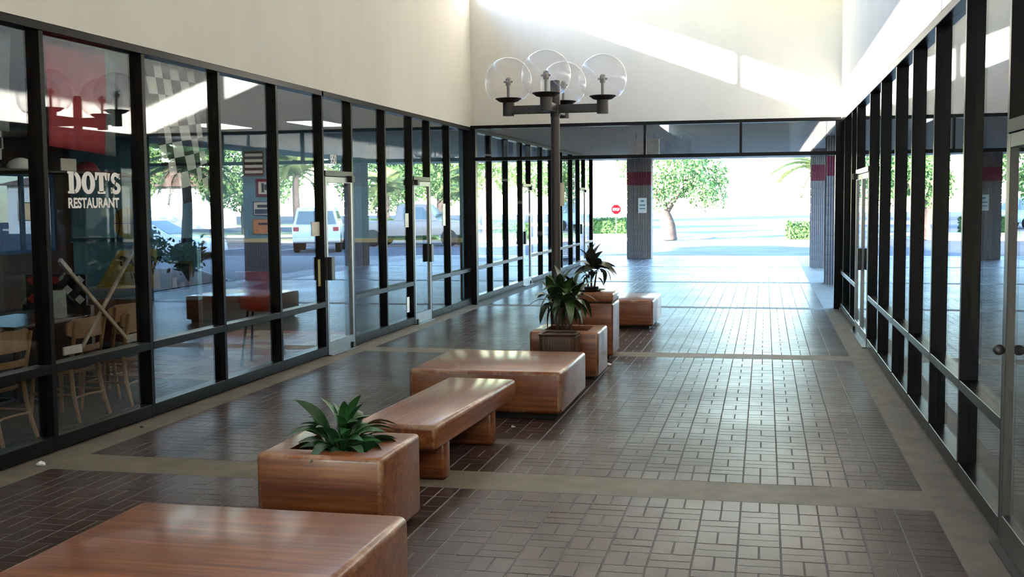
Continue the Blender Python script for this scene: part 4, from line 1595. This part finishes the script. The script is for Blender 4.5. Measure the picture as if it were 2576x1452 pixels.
# ------------------------------------------------------------------ kerbs, beds, markings
M_KERB = mat('kerb_concrete', (0.42, 0.38, 0.33), 0.85, noise=(3, 0.15))
M_LAWN = mat('dry_lawn', (0.20, 0.24, 0.09), 0.95, noise=(2, 0.3), bump=(60, 0.8))
M_MULCH = mat('bark_mulch', (0.10, 0.05, 0.035), 0.95, noise=(20, 0.5), bump=(30, 0.9))
M_LINE = mat('road_paint', (0.75, 0.75, 0.72), 0.8)


def island(poly, m, nm='kerb_island'):
    r = struct(empty('kerb_island', (poly[0][0], poly[0][1], -0.13)))
    cx_ = sum(p[0] for p in poly) / len(poly)
    cy_ = sum(p[1] for p in poly) / len(poly)
    inn = [(cx_ + (x - cx_) * (1 - 0.18 / max(0.2, math.hypot(x - cx_, y - cy_))), cy_ + (y - cy_) * (1 - 0.18 / max(0.2, math.hypot(x - cx_, y - cy_)))) for x, y in poly]
    MB().prism(poly, -0.14, 0.0).build('kerb', M_KERB, r)
    MB().prism(inn, -0.10, 0.02).build('bed', m, r)
    return r


def capsule(x0, x1, y0, y1, n_=6):
    rad = min((y1 - y0) / 2, (x1 - x0) / 2 * 0.98)
    if y1 - y0 > x1 - x0:
        return [((x0 + x1) / 2 + (x1 - x0) / 2 * math.cos(2 * PI * k / 24), (y0 + y1) / 2 + (y1 - y0) / 2 * math.sin(2 * PI * k / 24)) for k in range(24)]
    pts = []
    for k in range(n_ + 1):
        a = -PI / 2 + PI * k / n_
        pts.append((x1 - rad + rad * math.cos(a), (y0 + y1) / 2 + rad * math.sin(a)))
    for k in range(n_ + 1):
        a = PI / 2 + PI * k / n_
        pts.append((x0 + rad + rad * math.cos(a), (y0 + y1) / 2 + rad * math.sin(a)))
    return pts


island(capsule(-30, -2.6, 53.2, 63.0), M_LAWN)
island(capsule(0.2, 3.3, 46.5, 56.0), M_LAWN)
island(capsule(2.6, 14.0, 51.5, 54.5), M_LAWN)
island([(2.05, 19.4), (7.6, 19.4), (7.6, 28.4), (5.2, 28.4), (2.05, 24.2)], M_MULCH)
island(capsule(16, 60, 60, 66), M_LAWN)
island(capsule(-60, -14, 78, 84), M_LAWN)
island(capsule(-10, 50, 88, 94), M_LAWN)
for k in range(14):
    x = 9.5 + k * 2.75
    m_ = struct(MB().box(x, x + 0.11, 41.5, 46.8, -0.131, -0.1285).build('road_marking', M_LINE))
for k in range(8):
    x = -34 + k * 2.75
    struct(MB().box(x, x + 0.11, 42, 47, -0.131, -0.1285).build('road_marking', M_LINE))
struct(MB().box(14, 60, 56.0, 56.15, -0.131, -0.1285).build('road_marking', M_LINE))
struct(MB().box(-14, 2.4, 39.1, 39.25, -0.131, -0.1285).build('road_marking', M_LINE))


# ------------------------------------------------------------------ vehicles
M_TYRE = mat('tyre', (0.008, 0.008, 0.009), 0.9, 0.0, 0.08)
M_RIM = mat('wheel_rim', (0.16, 0.16, 0.17), 0.5, 0.3)
M_TAIL = mat('tail_light', (0.45, 0.02, 0.02), 0.2)
M_HEAD = mat('head_light', (0.7, 0.7, 0.7), 0.1)


def wheel(r_, w_):
    pr = [(r_ * 0.62, -w_ / 2), (r_ * 0.95, -w_ / 2), (r_, -w_ * 0.35), (r_, w_ * 0.35), (r_ * 0.95, w_ / 2), (r_ * 0.62, w_ / 2)]
    return MB().lathe(pr, seg=22), MB().lathe([(0.02, -w_ * 0.46), (r_ * 0.60, -w_ * 0.42), (r_ * 0.63, -w_ * 0.2), (r_ * 0.63, w_ * 0.2), (r_ * 0.60, w_ * 0.42), (0.02, w_ * 0.46)], seg=18)


def car(name, loc, rz, paint, L, Wd, lower, cabin, glass, wheels, wr, label, cat, extra=None):
    """lower, cabin: side outlines (x, z); glass: list of side-window outlines; +x is the nose"""
    r = empty(name, loc, R(rz))

    def extr(poly, half, half_top, nm, m, z_lo, z_hi, bev=0.04):
        vs_, n_ = [], len(poly)
        for s_ in (-1, 1):
            for x, z in poly:
                t = 0 if z_hi == z_lo else max(0, min(1, (z - z_lo) / (z_hi - z_lo)))
                vs_.append((x, s_ * (half + (half_top - half) * t), z))
        fs = [tuple(range(n_)), tuple(reversed(range(n_, 2 * n_)))] + [((i + 1) % n_, i, i + n_, (i + 1) % n_ + n_) for i in range(n_)]
        o = MB().add(vs_, fs).build(nm, m, smooth=True, bevel=bev, seg=3)
        bm = bmesh.new()
        bm.from_mesh(o.data)
        bmesh.ops.recalc_face_normals(bm, faces=bm.faces)
        bm.to_mesh(o.data)
        bm.free()
        return put(o, r)
    extr(lower, Wd / 2, Wd / 2, 'body', paint, 0, 1)
    zl, zh = min(z for _, z in cabin), max(z for _, z in cabin)
    extr(cabin, Wd / 2 - 0.03, Wd / 2 - 0.20, 'cabin', paint, zl, zh)
    for gpoly in glass:
        for s_ in (-1, 1):
            vs_ = []
            for x, z in gpoly:
                t = (z - zl) / (zh - zl)
                hw = (Wd / 2 - 0.03) + (-0.17) * t
                vs_ += [(x, s_ * (hw + 0.006), z)]
            k = len(vs_)
            vs2 = [(x, y - s_ * 0.02, z) for x, y, z in vs_]
            put(MB().add(vs_ + vs2, [tuple(range(k)), tuple(reversed(range(k, 2 * k)))] + [(i, (i + 1) % k, (i + 1) % k + k, i + k) for i in range(k)]).build('side_window', M_CAR_GLASS), r)
    # windscreen and rear window follow the cabin ends
    for (xa, za), (xb, zb) in extra['screens']:
        ta, tb = (za - zl) / (zh - zl), (zb - zl) / (zh - zl)
        wa, wb = Wd / 2 - 0.12 - 0.17 * ta, Wd / 2 - 0.12 - 0.17 * tb
        nx = 0.012 if xa > extra['mid'] else -0.012
        vs_ = [(xa + nx, -wa, za), (xa + nx, wa, za), (xb + nx, wb, zb), (xb + nx, -wb, zb)]
        o = MB().add(vs_, [(0, 1, 2, 3)]).build('windscreen', M_CAR_GLASS)
        o.modifiers.new('thickness', 'SOLIDIFY').thickness = 0.012
        put(o, r)
    tm, rm = wheel(wr, 0.22)
    for x in wheels:
        for s_ in (-1, 1):
            o = tm.build('wheel', M_TYRE, smooth=True)
            o.rotation_euler = (PI / 2, 0, 0)
            o.location = (x, s_ * (Wd / 2 - 0.10), wr)
            put(o, r)
            q = rm.build('rim', M_RIM, smooth=True)
            put(q, o)
    for s_ in (-1, 1):
        put(MB().box(extra['tail'][0] - 0.02, extra['tail'][0] + 0.05, s_ * (Wd / 2 - 0.15) - 0.11, s_ * (Wd / 2 - 0.15) + 0.11, extra['tail'][1], extra['tail'][1] + 0.16).build('tail_light', M_TAIL, bevel=0.01), r)
        put(MB().box(extra['head'][0] - 0.05, extra['head'][0] + 0.02, s_ * (Wd / 2 - 0.2) - 0.14, s_ * (Wd / 2 - 0.2) + 0.14, extra['head'][1], extra['head'][1] + 0.12).build('head_light', M_HEAD, bevel=0.01), r)
    return tag(r, label, cat, None)


M_PWHT = mat('white_car_paint', (0.75, 0.76, 0.78), 0.25, 0, 0.5, 0.8)
M_PSIL = mat('silver_car_paint', (0.085, 0.09, 0.10), 0.35, 0.3, 0.3, 0.3)
M_PBLU = mat('pale_blue_paint', (0.35, 0.48, 0.62), 0.3, 0, 0.5, 0.8)
SED_L = [(-2.30, 0.35), (-2.34, 0.62), (-2.25, 0.92), (-1.45, 0.98), (0.95, 0.93), (1.9, 0.80), (2.25, 0.62), (2.30, 0.36), (1.75, 0.25), (-1.75, 0.25)]
SED_C = [(-1.75, 0.94), (-1.05, 1.36), (-0.55, 1.43), (0.15, 1.41), (1.05, 0.92)]
SED_G = [[(-1.25, 0.99), (-0.90, 1.30), (-0.35, 1.35), (-0.35, 0.98)], [(-0.28, 0.98), (-0.28, 1.35), (0.10, 1.33), (0.70, 0.97)]]
car('sedan', (10.0, 34.3, -0.13), 180, M_PWHT, 4.6, 1.75, SED_L, SED_C, SED_G, (-1.40, 1.42), 0.32, 'white sedan reflected in the glass beside the checkered flag', 'car',
    {'screens': [((0.98, 0.97), (0.18, 1.39)), ((-1.68, 0.99), (-1.08, 1.33))], 'mid': 0, 'tail': (-2.31, 0.72), 'head': (2.22, 0.60)})
SUV_L = [(-2.0, 0.45), (-2.05, 0.75), (-2.0, 1.05), (1.1, 1.05), (1.95, 0.98), (2.05, 0.70), (2.0, 0.42), (-1.9, 0.38)]
SUV_C = [(-1.98, 1.03), (-1.88, 1.70), (-1.7, 1.76), (0.35, 1.74), (0.95, 1.03)]
SUV_G = [[(-1.75, 1.12), (-1.68, 1.60), (-0.85, 1.62), (-0.85, 1.12)], [(-0.75, 1.12), (-0.75, 1.62), (0.28, 1.62), (0.68, 1.12)]]
car('sport_utility_car', (7.6, 42.9, -0.13), 72, M_PWHT, 4.1, 1.75, SUV_L, SUV_C, SUV_G, (-1.25, 1.3), 0.38, 'white boxy off-road car reflected in the glass before the first door', 'car',
    {'screens': [((0.90, 1.08), (0.38, 1.68)), ((-1.97, 1.12), (-1.89, 1.62))], 'mid': 0, 'tail': (-2.03, 0.85), 'head': (2.02, 0.75)})
PK_L = [(-2.75, 0.50), (-2.80, 0.80), (-2.75, 1.12), (1.2, 1.12), (2.35, 1.05), (2.65, 0.85), (2.65, 0.50), (-2.6, 0.42)]
PK_C = [(-0.75, 1.10), (-0.62, 1.80), (-0.45, 1.86), (0.55, 1.84), (1.30, 1.10)]
PK_G = [[(-0.35, 1.18), (-0.35, 1.72), (0.45, 1.72), (0.95, 1.18)]]
car('pickup_truck', (5.2, 48.4, -0.13), 180, M_PSIL, 5.5, 1.9, PK_L, PK_C, PK_G, (-1.75, 1.75), 0.38, 'silver pickup truck reflected in the glass between the two doors', 'truck',
    {'screens': [((1.25, 1.15), (0.58, 1.78)), ((-0.74, 1.15), (-0.64, 1.74))], 'mid': 0, 'tail': (-2.78, 0.85), 'head': (2.62, 0.80)})
VAN_L = [(-2.4, 0.42), (-2.45, 0.9), (-2.4, 1.05), (1.5, 1.02), (2.25, 0.88), (2.35, 0.42), (-2.3, 0.36)]
VAN_C = [(-2.42, 1.03), (-2.30, 1.85), (-2.0, 1.92), (0.55, 1.88), (1.65, 1.03)]
VAN_G = [[(-2.15, 1.15), (-2.10, 1.72), (-0.7, 1.74), (-0.7, 1.15)], [(-0.6, 1.15), (-0.6, 1.74), (0.45, 1.72), (1.2, 1.12)]]
car('minivan', (-13.0, 84.0 - 9.0, -0.13), 60, M_PBLU, 4.8, 1.85, VAN_L, VAN_C, VAN_G, (-1.45, 1.5), 0.34, 'pale blue van reflected in the glass of the shop opposite the restaurant', 'van',
    {'screens': [((1.60, 1.08), (0.58, 1.82)), ((-2.41, 1.15), (-2.31, 1.76))], 'mid': 0, 'tail': (-2.42, 0.85), 'head': (2.30, 0.70)})


# ------------------------------------------------------------------ trees, palms, hedges, shrubs
def leaf_cloud(n_, pick, size, seed, droop=0.3):
    rn = random.Random(seed)
    b = MB()
    for _ in range(n_):
        p = Vector(pick(rn))
        d = Vector((rn.uniform(-1, 1), rn.uniform(-1, 1), rn.uniform(-1, 1) - droop)).normalized()
        s_ = d.cross(Vector((rn.uniform(-1, 1), rn.uniform(-1, 1), rn.uniform(-1, 1)))).normalized()
        L = size * rn.uniform(0.6, 1.3)
        w_ = L * 0.28
        b.v += [tuple(p), tuple(p + d * L * 0.5 + s_ * w_), tuple(p + d * L), tuple(p + d * L * 0.5 - s_ * w_)]
        q = len(b.v) - 4
        b.f.append((q, q + 1, q + 2, q + 3))
    return b


def weep_pick(rn):
    # weeping crown: strands hanging from a dome
    while True:
        a = rn.uniform(0, 2 * PI)
        rr_ = 2.1 * math.sqrt(rn.random())
        top = 4.3 - 0.30 * rr_ * rr_ + 0.5 * math.sin(a * 3) + 0.4 * math.sin(a * 5 + rr_)
        low = 1.6 + 0.35 * math.sin(a * 4 + 1) + (0.9 if rr_ < 1.0 else 0)
        z = low + (top - low) * rn.random() ** 0.7
        if math.sin(rr_ * 4 + a * 6) + math.sin(z * 3 + a * 9) < -1.1:
            continue
        return (rr_ * math.cos(a) + 0.75, rr_ * math.sin(a), z)


def make_tree(name, pick, n_, size, trunk, seed, m=M_LEAF_TREE, droop=0.6):
    r = empty(name)
    put(leaf_cloud(n_, pick, size, seed, droop).build('crown', m), r)
    t = MB()
    for pts, rad in trunk:
        t.tube(pts, rad, 9)
    put(t.build('trunk', M_BARK, smooth=True), r)
    return r


WT = [([(0, 0, -0.1), (0.0, 0, 0.6), (-0.22, 0, 1.3), (-0.45, 0.1, 2.4)], [0.46, 0.36, 0.28, 0.15]), ([(-0.1, 0, 1.2), (0.4, 0.1, 2.0), (1.0, 0.1, 3.0)], [0.17, 0.13, 0.06]),
      ([(-0.1, 0, 1.3), (-0.7, -0.1, 2.1), (-1.3, 0, 3.0)], [0.15, 0.11, 0.05])]
tree0 = make_tree('weeping_tree', weep_pick, 5600, 0.18, WT, 3)
tree0.location = (-4.55, 54.6, 0)
tag(tree0, 'weeping green tree with pale leaning trunk beyond the lone column', 'tree', 'trees round the car park')


def round_pick(rn):
    while True:
        p = Vector((rn.uniform(-1, 1), rn.uniform(-1, 1), rn.uniform(-1, 1)))
        if p.length < 1 and p.length > 0.35 and math.sin(p.x * 7) + math.sin(p.y * 8 + 1) + math.sin(p.z * 7) > -1.3:
            return (p.x * 3.2, p.y * 3.2, 3.9 + p.z * 2.6)


RT = [([(0, 0, -0.1), (0.1, 0, 1.2), (0.0, 0.1, 2.6)], [0.26, 0.2, 0.12]), ([(0.05, 0, 1.3), (0.9, 0.3, 3.0)], [0.13, 0.05]), ([(0.05, 0, 1.4), (-0.9, -0.2, 3.1)], [0.13, 0.05])]
tree1 = make_tree('round_tree', round_pick, 9500, 0.22, RT, 8, droop=0.2)
TG = 'trees round the car park'
rt = [(20, 62, 1.15, 0, 'bushy tree reflected beside the palm fronds near the checkered flag'), (13, 66, 1.0, 40, 'bushy tree reflected behind the blue wall with framed prints'),
      (27, 58, 1.2, 80, 'bushy tree reflected above the white sedan'), (10, 76, 1.3, 140, 'bushy tree reflected above the white off-road car'),
      (-20, 68, 1.2, 200, 'bushy tree reflected in the opposite shop glass beyond the van'), (-32, 62, 1.2, 20, 'bushy tree reflected at the picture edge in the shop glass'),
      (-40, 92, 1.5, 60, 'distant bushy tree reflected far behind the van'), (-20, 100, 1.6, 100, 'distant bushy tree seen through the far shop window'),
      (9, 104, 1.6, 150, 'distant bushy tree reflected above the hedge near the passage corner'), (18, 96, 1.6, 230, 'distant bushy tree reflected above the silver pickup'),
      (52, 98, 1.6, 310, 'distant bushy tree reflected far behind the parked cars'), (-10.5, 118, 1.5, 10, 'distant bushy tree beyond the car park, between stop sign and lone column')]
for k, (x, y, s_, a, lab) in enumerate(rt):
    o = tree1 if k == 0 else copy_tree(tree1)
    o.location = (x, y, -0.1)
    o.rotation_euler = (0, 0, R(a))
    o.scale = (s_, s_, s_)
    tag(o, lab, 'tree', TG)
wt2 = [(-11.5, 58.5, 1.0, 120, 'weeping tree reflected in the opposite shop glass beside the blue van')]
for x, y, s_, a, lab in wt2:
    o = copy_tree(tree0)
    o.location = (x, y, 0)
    o.rotation_euler = (0, 0, R(a))
    tag(o, lab, 'tree', TG)


def make_palm(height, nf, fl_, seed, trunk_r=0.16, name='palm_tree'):
    r = empty(name)
    t = MB()
    pts = [(0.03 * math.sin(k), 0, height * k / 7) for k in range(8)]
    t.tube(pts, [trunk_r * (1.25 - 0.4 * k / 7) for k in range(8)], 10)
    put(t.build('trunk', M_BARK, smooth=True), r)
    f = MB()
    n_ = 16
    for i in range(n_ + 1):
        u = i / n_
        x, z = u - 0.18 * u * u, 0.35 * u - 0.75 * u * u
        if i < n_:
            for s_ in (-1, 1):
                for q in range(2):
                    uu_ = (i + q * 0.5) / n_
                    x0_, z0_ = uu_ - 0.18 * uu_ * uu_, 0.35 * uu_ - 0.75 * uu_ * uu_
                    ll = 0.34 * math.sin(PI * (0.12 + 0.83 * uu_))
                    b0 = Vector((x0_, 0, z0_))
                    tip = b0 + Vector((0.14, s_ * ll, -0.10 - 0.12 * uu_))
                    o_ = len(f.v)
                    f.v += [tuple(b0), tuple(b0 + Vector((0.028, s_ * 0.004, 0))), tuple(tip)]
                    f.f.append((o_, o_ + 1, o_ + 2))
    f.tube([(u - 0.18 * u * u, 0, 0.35 * u - 0.75 * u * u) for u in [k / 8 for k in range(9)]], [0.016 * (1 - 0.8 * k / 8) for k in range(9)], 5)
    me = f.mesh('frond')
    me.materials.append(M_LEAF_PALM)
    rn = random.Random(seed)
    for k in range(nf):
        o = bpy.data.objects.new('frond', me)
        pitch = R(rn.uniform(-25, 75))
        o.matrix_basis = Matrix.Translation((0, 0, height - 0.02)) @ Matrix.Rotation(k * 2.399, 4, 'Z') @ Matrix.Rotation(-pitch, 4, 'Y') @ Matrix.Scale(fl_ * rn.uniform(0.8, 1.1), 4)
        COL.objects.link(o)
        o.parent = r
    return r


pm = make_palm(3.0, 26, 2.1, 2)
pm.location = (2.35, 49.6, 0)
tag(pm, 'palm tree with drooping fronds standing behind the paired columns', 'palm', 'palms round the car park')
for x, y, s_, a, lab in [(8.6, 54.3, 0.8, 70, 'palm tree reflected in the glass just above the silver pickup'), (-0.6, 52.0, 0.0, 0, ''), (13.0, 53.2, 1.1, 200, 'palm tree reflected above the white off-road car'),
                         (4.4, 54.6, 0.7, 300, 'palm tree reflected near the passage corner behind the hedge')]:
    if s_ == 0:
        continue
    o = copy_tree(pm)
    o.location = (x, y, 0)
    o.rotation_euler = (0, 0, R(a))
    o.scale = (s_, s_, s_)
    tag(o, lab, 'palm', 'palms round the car park')
pd = make_palm(2.75, 24, 1.35, 6, 0.13, 'small_palm')
pd.location = (4.75, 27.0, 0)
tag(pd, 'small palm in the mulch bed reflected behind the checkered flag', 'palm', 'palms round the car park')


def hedge(x0, x1, y0, y1, h_, label, seed):
    r = empty('clipped_hedge', ((x0 + x1) / 2, (y0 + y1) / 2, 0))
    a, b = (x1 - x0) / 2, (y1 - y0) / 2
    put(MB().box(-a + 0.06, a - 0.06, -b + 0.06, b - 0.06, 0, h_ - 0.06).build('core', M_LEAF_HEDGE, bevel=0.05), r)
    area = 2 * (a + b) * 2 * h_ + 4 * a * b

    def pick(rn):
        u = rn.random()
        if u < 0.35:
            return (rn.uniform(-a, a), rn.uniform(-b, b), h_ + rn.uniform(-0.08, 0.03))
        if u < 0.85:
            return (rn.uniform(-a, a), rn.choice((-1, 1)) * (b + rn.uniform(-0.08, 0.02)), rn.uniform(0.02, h_))
        return (rn.choice((-1, 1)) * (a + rn.uniform(-0.08, 0.02)), rn.uniform(-b, b), rn.uniform(0.02, h_))
    put(leaf_cloud(int(min(3800, area * 230)), pick, 0.13, seed, 0.0).build('foliage', M_LEAF_HEDGE), r)
    return tag(r, label, 'hedge', 'clipped hedges of the car park')


hedge(-9.6, -7.3, 61.0, 62.2, 0.80, 'low clipped hedge under the stop sign', 1)
hedge(0.95, 2.9, 51.4, 52.6, 0.72, 'low clipped hedge beside the palm trunk behind the paired columns', 2)
hedge(5.4, 9.6, 51.7, 52.6, 0.95, 'clipped hedge reflected in the glass near the passage corner', 3)


def shrub(loc, h_, seed, label):
    r = empty('leggy_shrub', loc)
    rn = random.Random(seed)
    st = MB()
    tips = []
    for k in range(9):
        a, l = rn.uniform(0, 2 * PI), rn.uniform(0.15, 0.5)
        p = (l * math.cos(a), l * math.sin(a), h_ * rn.uniform(0.6, 1.05))
        st.tube([(0, 0, 0), (p[0] * 0.5, p[1] * 0.5, p[2] * 0.6), p], [0.014, 0.010, 0.005], 5)
        tips.append(p)
    put(st.build('stems', M_BARK), r)
    r.children[0].name = 'stem_cluster'

    def pick(q):
        t = q.choice(tips)
        u = q.uniform(0.45, 1.05)
        return (t[0] * u + q.gauss(0, 0.07), t[1] * u + q.gauss(0, 0.07), t[2] * u + q.gauss(0, 0.06))
    put(leaf_cloud(420, pick, 0.13, seed, -0.3).build('foliage', M_LEAF_SHRUB), r)
    return tag(r, label, 'shrub', 'shrubs in the mulch bed')


for k, (x, y, h_, lab) in enumerate([(2.9, 23.6, 0.85, 'leggy shrub reflected beside the yellow strip and door handle'), (3.6, 25.1, 0.75, 'leggy shrub reflected next to the brown wainscot'),
                                     (4.3, 24.0, 0.9, 'leggy shrub reflected over the red plastic chair'), (5.2, 26.0, 0.95, 'leggy shrub reflected in front of the white sedan'),
                                     (5.9, 25.0, 0.9, 'leggy shrub reflected above the dark team photo'), (6.6, 27.6, 1.0, 'leggy shrub reflected under the small palm')]):
    shrub((x, y, 0.02), h_, 20 + k, lab)

# ------------------------------------------------------------------ stop sign, far buildings
st_ = empty('stop_sign', (-7.76, 60.2, 0))
put(MB().box(-0.03, 0.03, -0.02, 0.02, -0.1, 1.62).build('post', mat('galvanised_post', (0.05, 0.05, 0.05), 0.9, 0, 0.0)), st_)
M_STOP = mat('stop_red', (0.11, 0.003, 0.005), 0.9, 0, 0.0)
oc = [(0.27 * math.cos(R(22.5 + 45 * k)), 0.27 * math.sin(R(22.5 + 45 * k))) for k in range(8)]
f1 = MB().prism([(x * 1.05, y * 1.05) for x, y in oc], 0, 0.004).build('border', M_WHITE)
f1.rotation_euler = (PI / 2, 0, 0)
f1.location = (0, -0.022, 1.335)
put(f1, st_)
f2 = MB().prism(oc, 0, 0.004).build('face', M_STOP)
f2.rotation_euler = (PI / 2, 0, 0)
f2.location = (0, -0.027, 1.335)
put(f2, st_)
tx_ = text('lettering', 'STOP', 0.18, (0, -0.033, 1.272), (PI / 2, 0, 0), M_WHITE, None, 0.0005, 0.006, 0.85, 'CENTER')
put(tx_, st_)
tag(st_, 'red stop sign on a post above the low hedge', 'sign')

M_BW = mat('far_building_white', (0.60, 0.58, 0.55), 0.8, noise=(1, 0.05))
M_BR = mat('far_roof_tile', (0.30, 0.16, 0.10), 0.8, noise=(2, 0.2))


def far_building(x0, x1, y0, y1, h_, label):
    r = empty('far_building', ((x0 + x1) / 2, (y0 + y1) / 2, -0.13))
    a, b = (x1 - x0) / 2, (y1 - y0) / 2
    put(MB().box(-a, a, -b, b, 0, h_).build('wall', M_BW), r)
    rf_ = MB()
    rf_.add([(-a - 0.6, -b - 0.6, h_), (a + 0.6, -b - 0.6, h_), (a + 0.6, b + 0.6, h_), (-a - 0.6, b + 0.6, h_), (-a + b * 0.6, 0, h_ + 1.6), (a - b * 0.6, 0, h_ + 1.6)],
            [(0, 1, 5, 4), (1, 2, 5), (2, 3, 4, 5), (3, 0, 4), (3, 2, 1, 0)])
    put(rf_.build('roof', M_BR), r)
    n_ = int(2 * a / 3.2) if a > 8 else 0
    for k in range(n_):
        x = -a + 1.6 + k * 3.2
        w_ = put(MB().box(x - 0.8, x + 0.8, -b - 0.03, -b + 0.02, 0.9, 2.2).build('window', M_BRONZE), r)
        put(MB().box(x - 0.74, x + 0.74, -b - 0.04, -b - 0.02, 0.96, 2.14).build('pane', M_CAR_GLASS), w_)
        for s_ in (-1, 1):
            put(MB().box(s_ * a - 0.03, s_ * a + 0.03, -b + 1 + (k % 2) * 3, -b + 2.4 + (k % 2) * 3, 0.9, 2.2).build('window', M_BRONZE), r) if k < 2 else None
    return tag(r, label, 'building', 'low buildings beyond the car park')


far_building(33, 41, 82, 87, 3.4, 'low white building with tiled roof reflected behind the white sedan')
far_building(-52, -30, 70, 80, 3.4, 'low white building with tiled roof reflected at the picture edge in the shop glass')
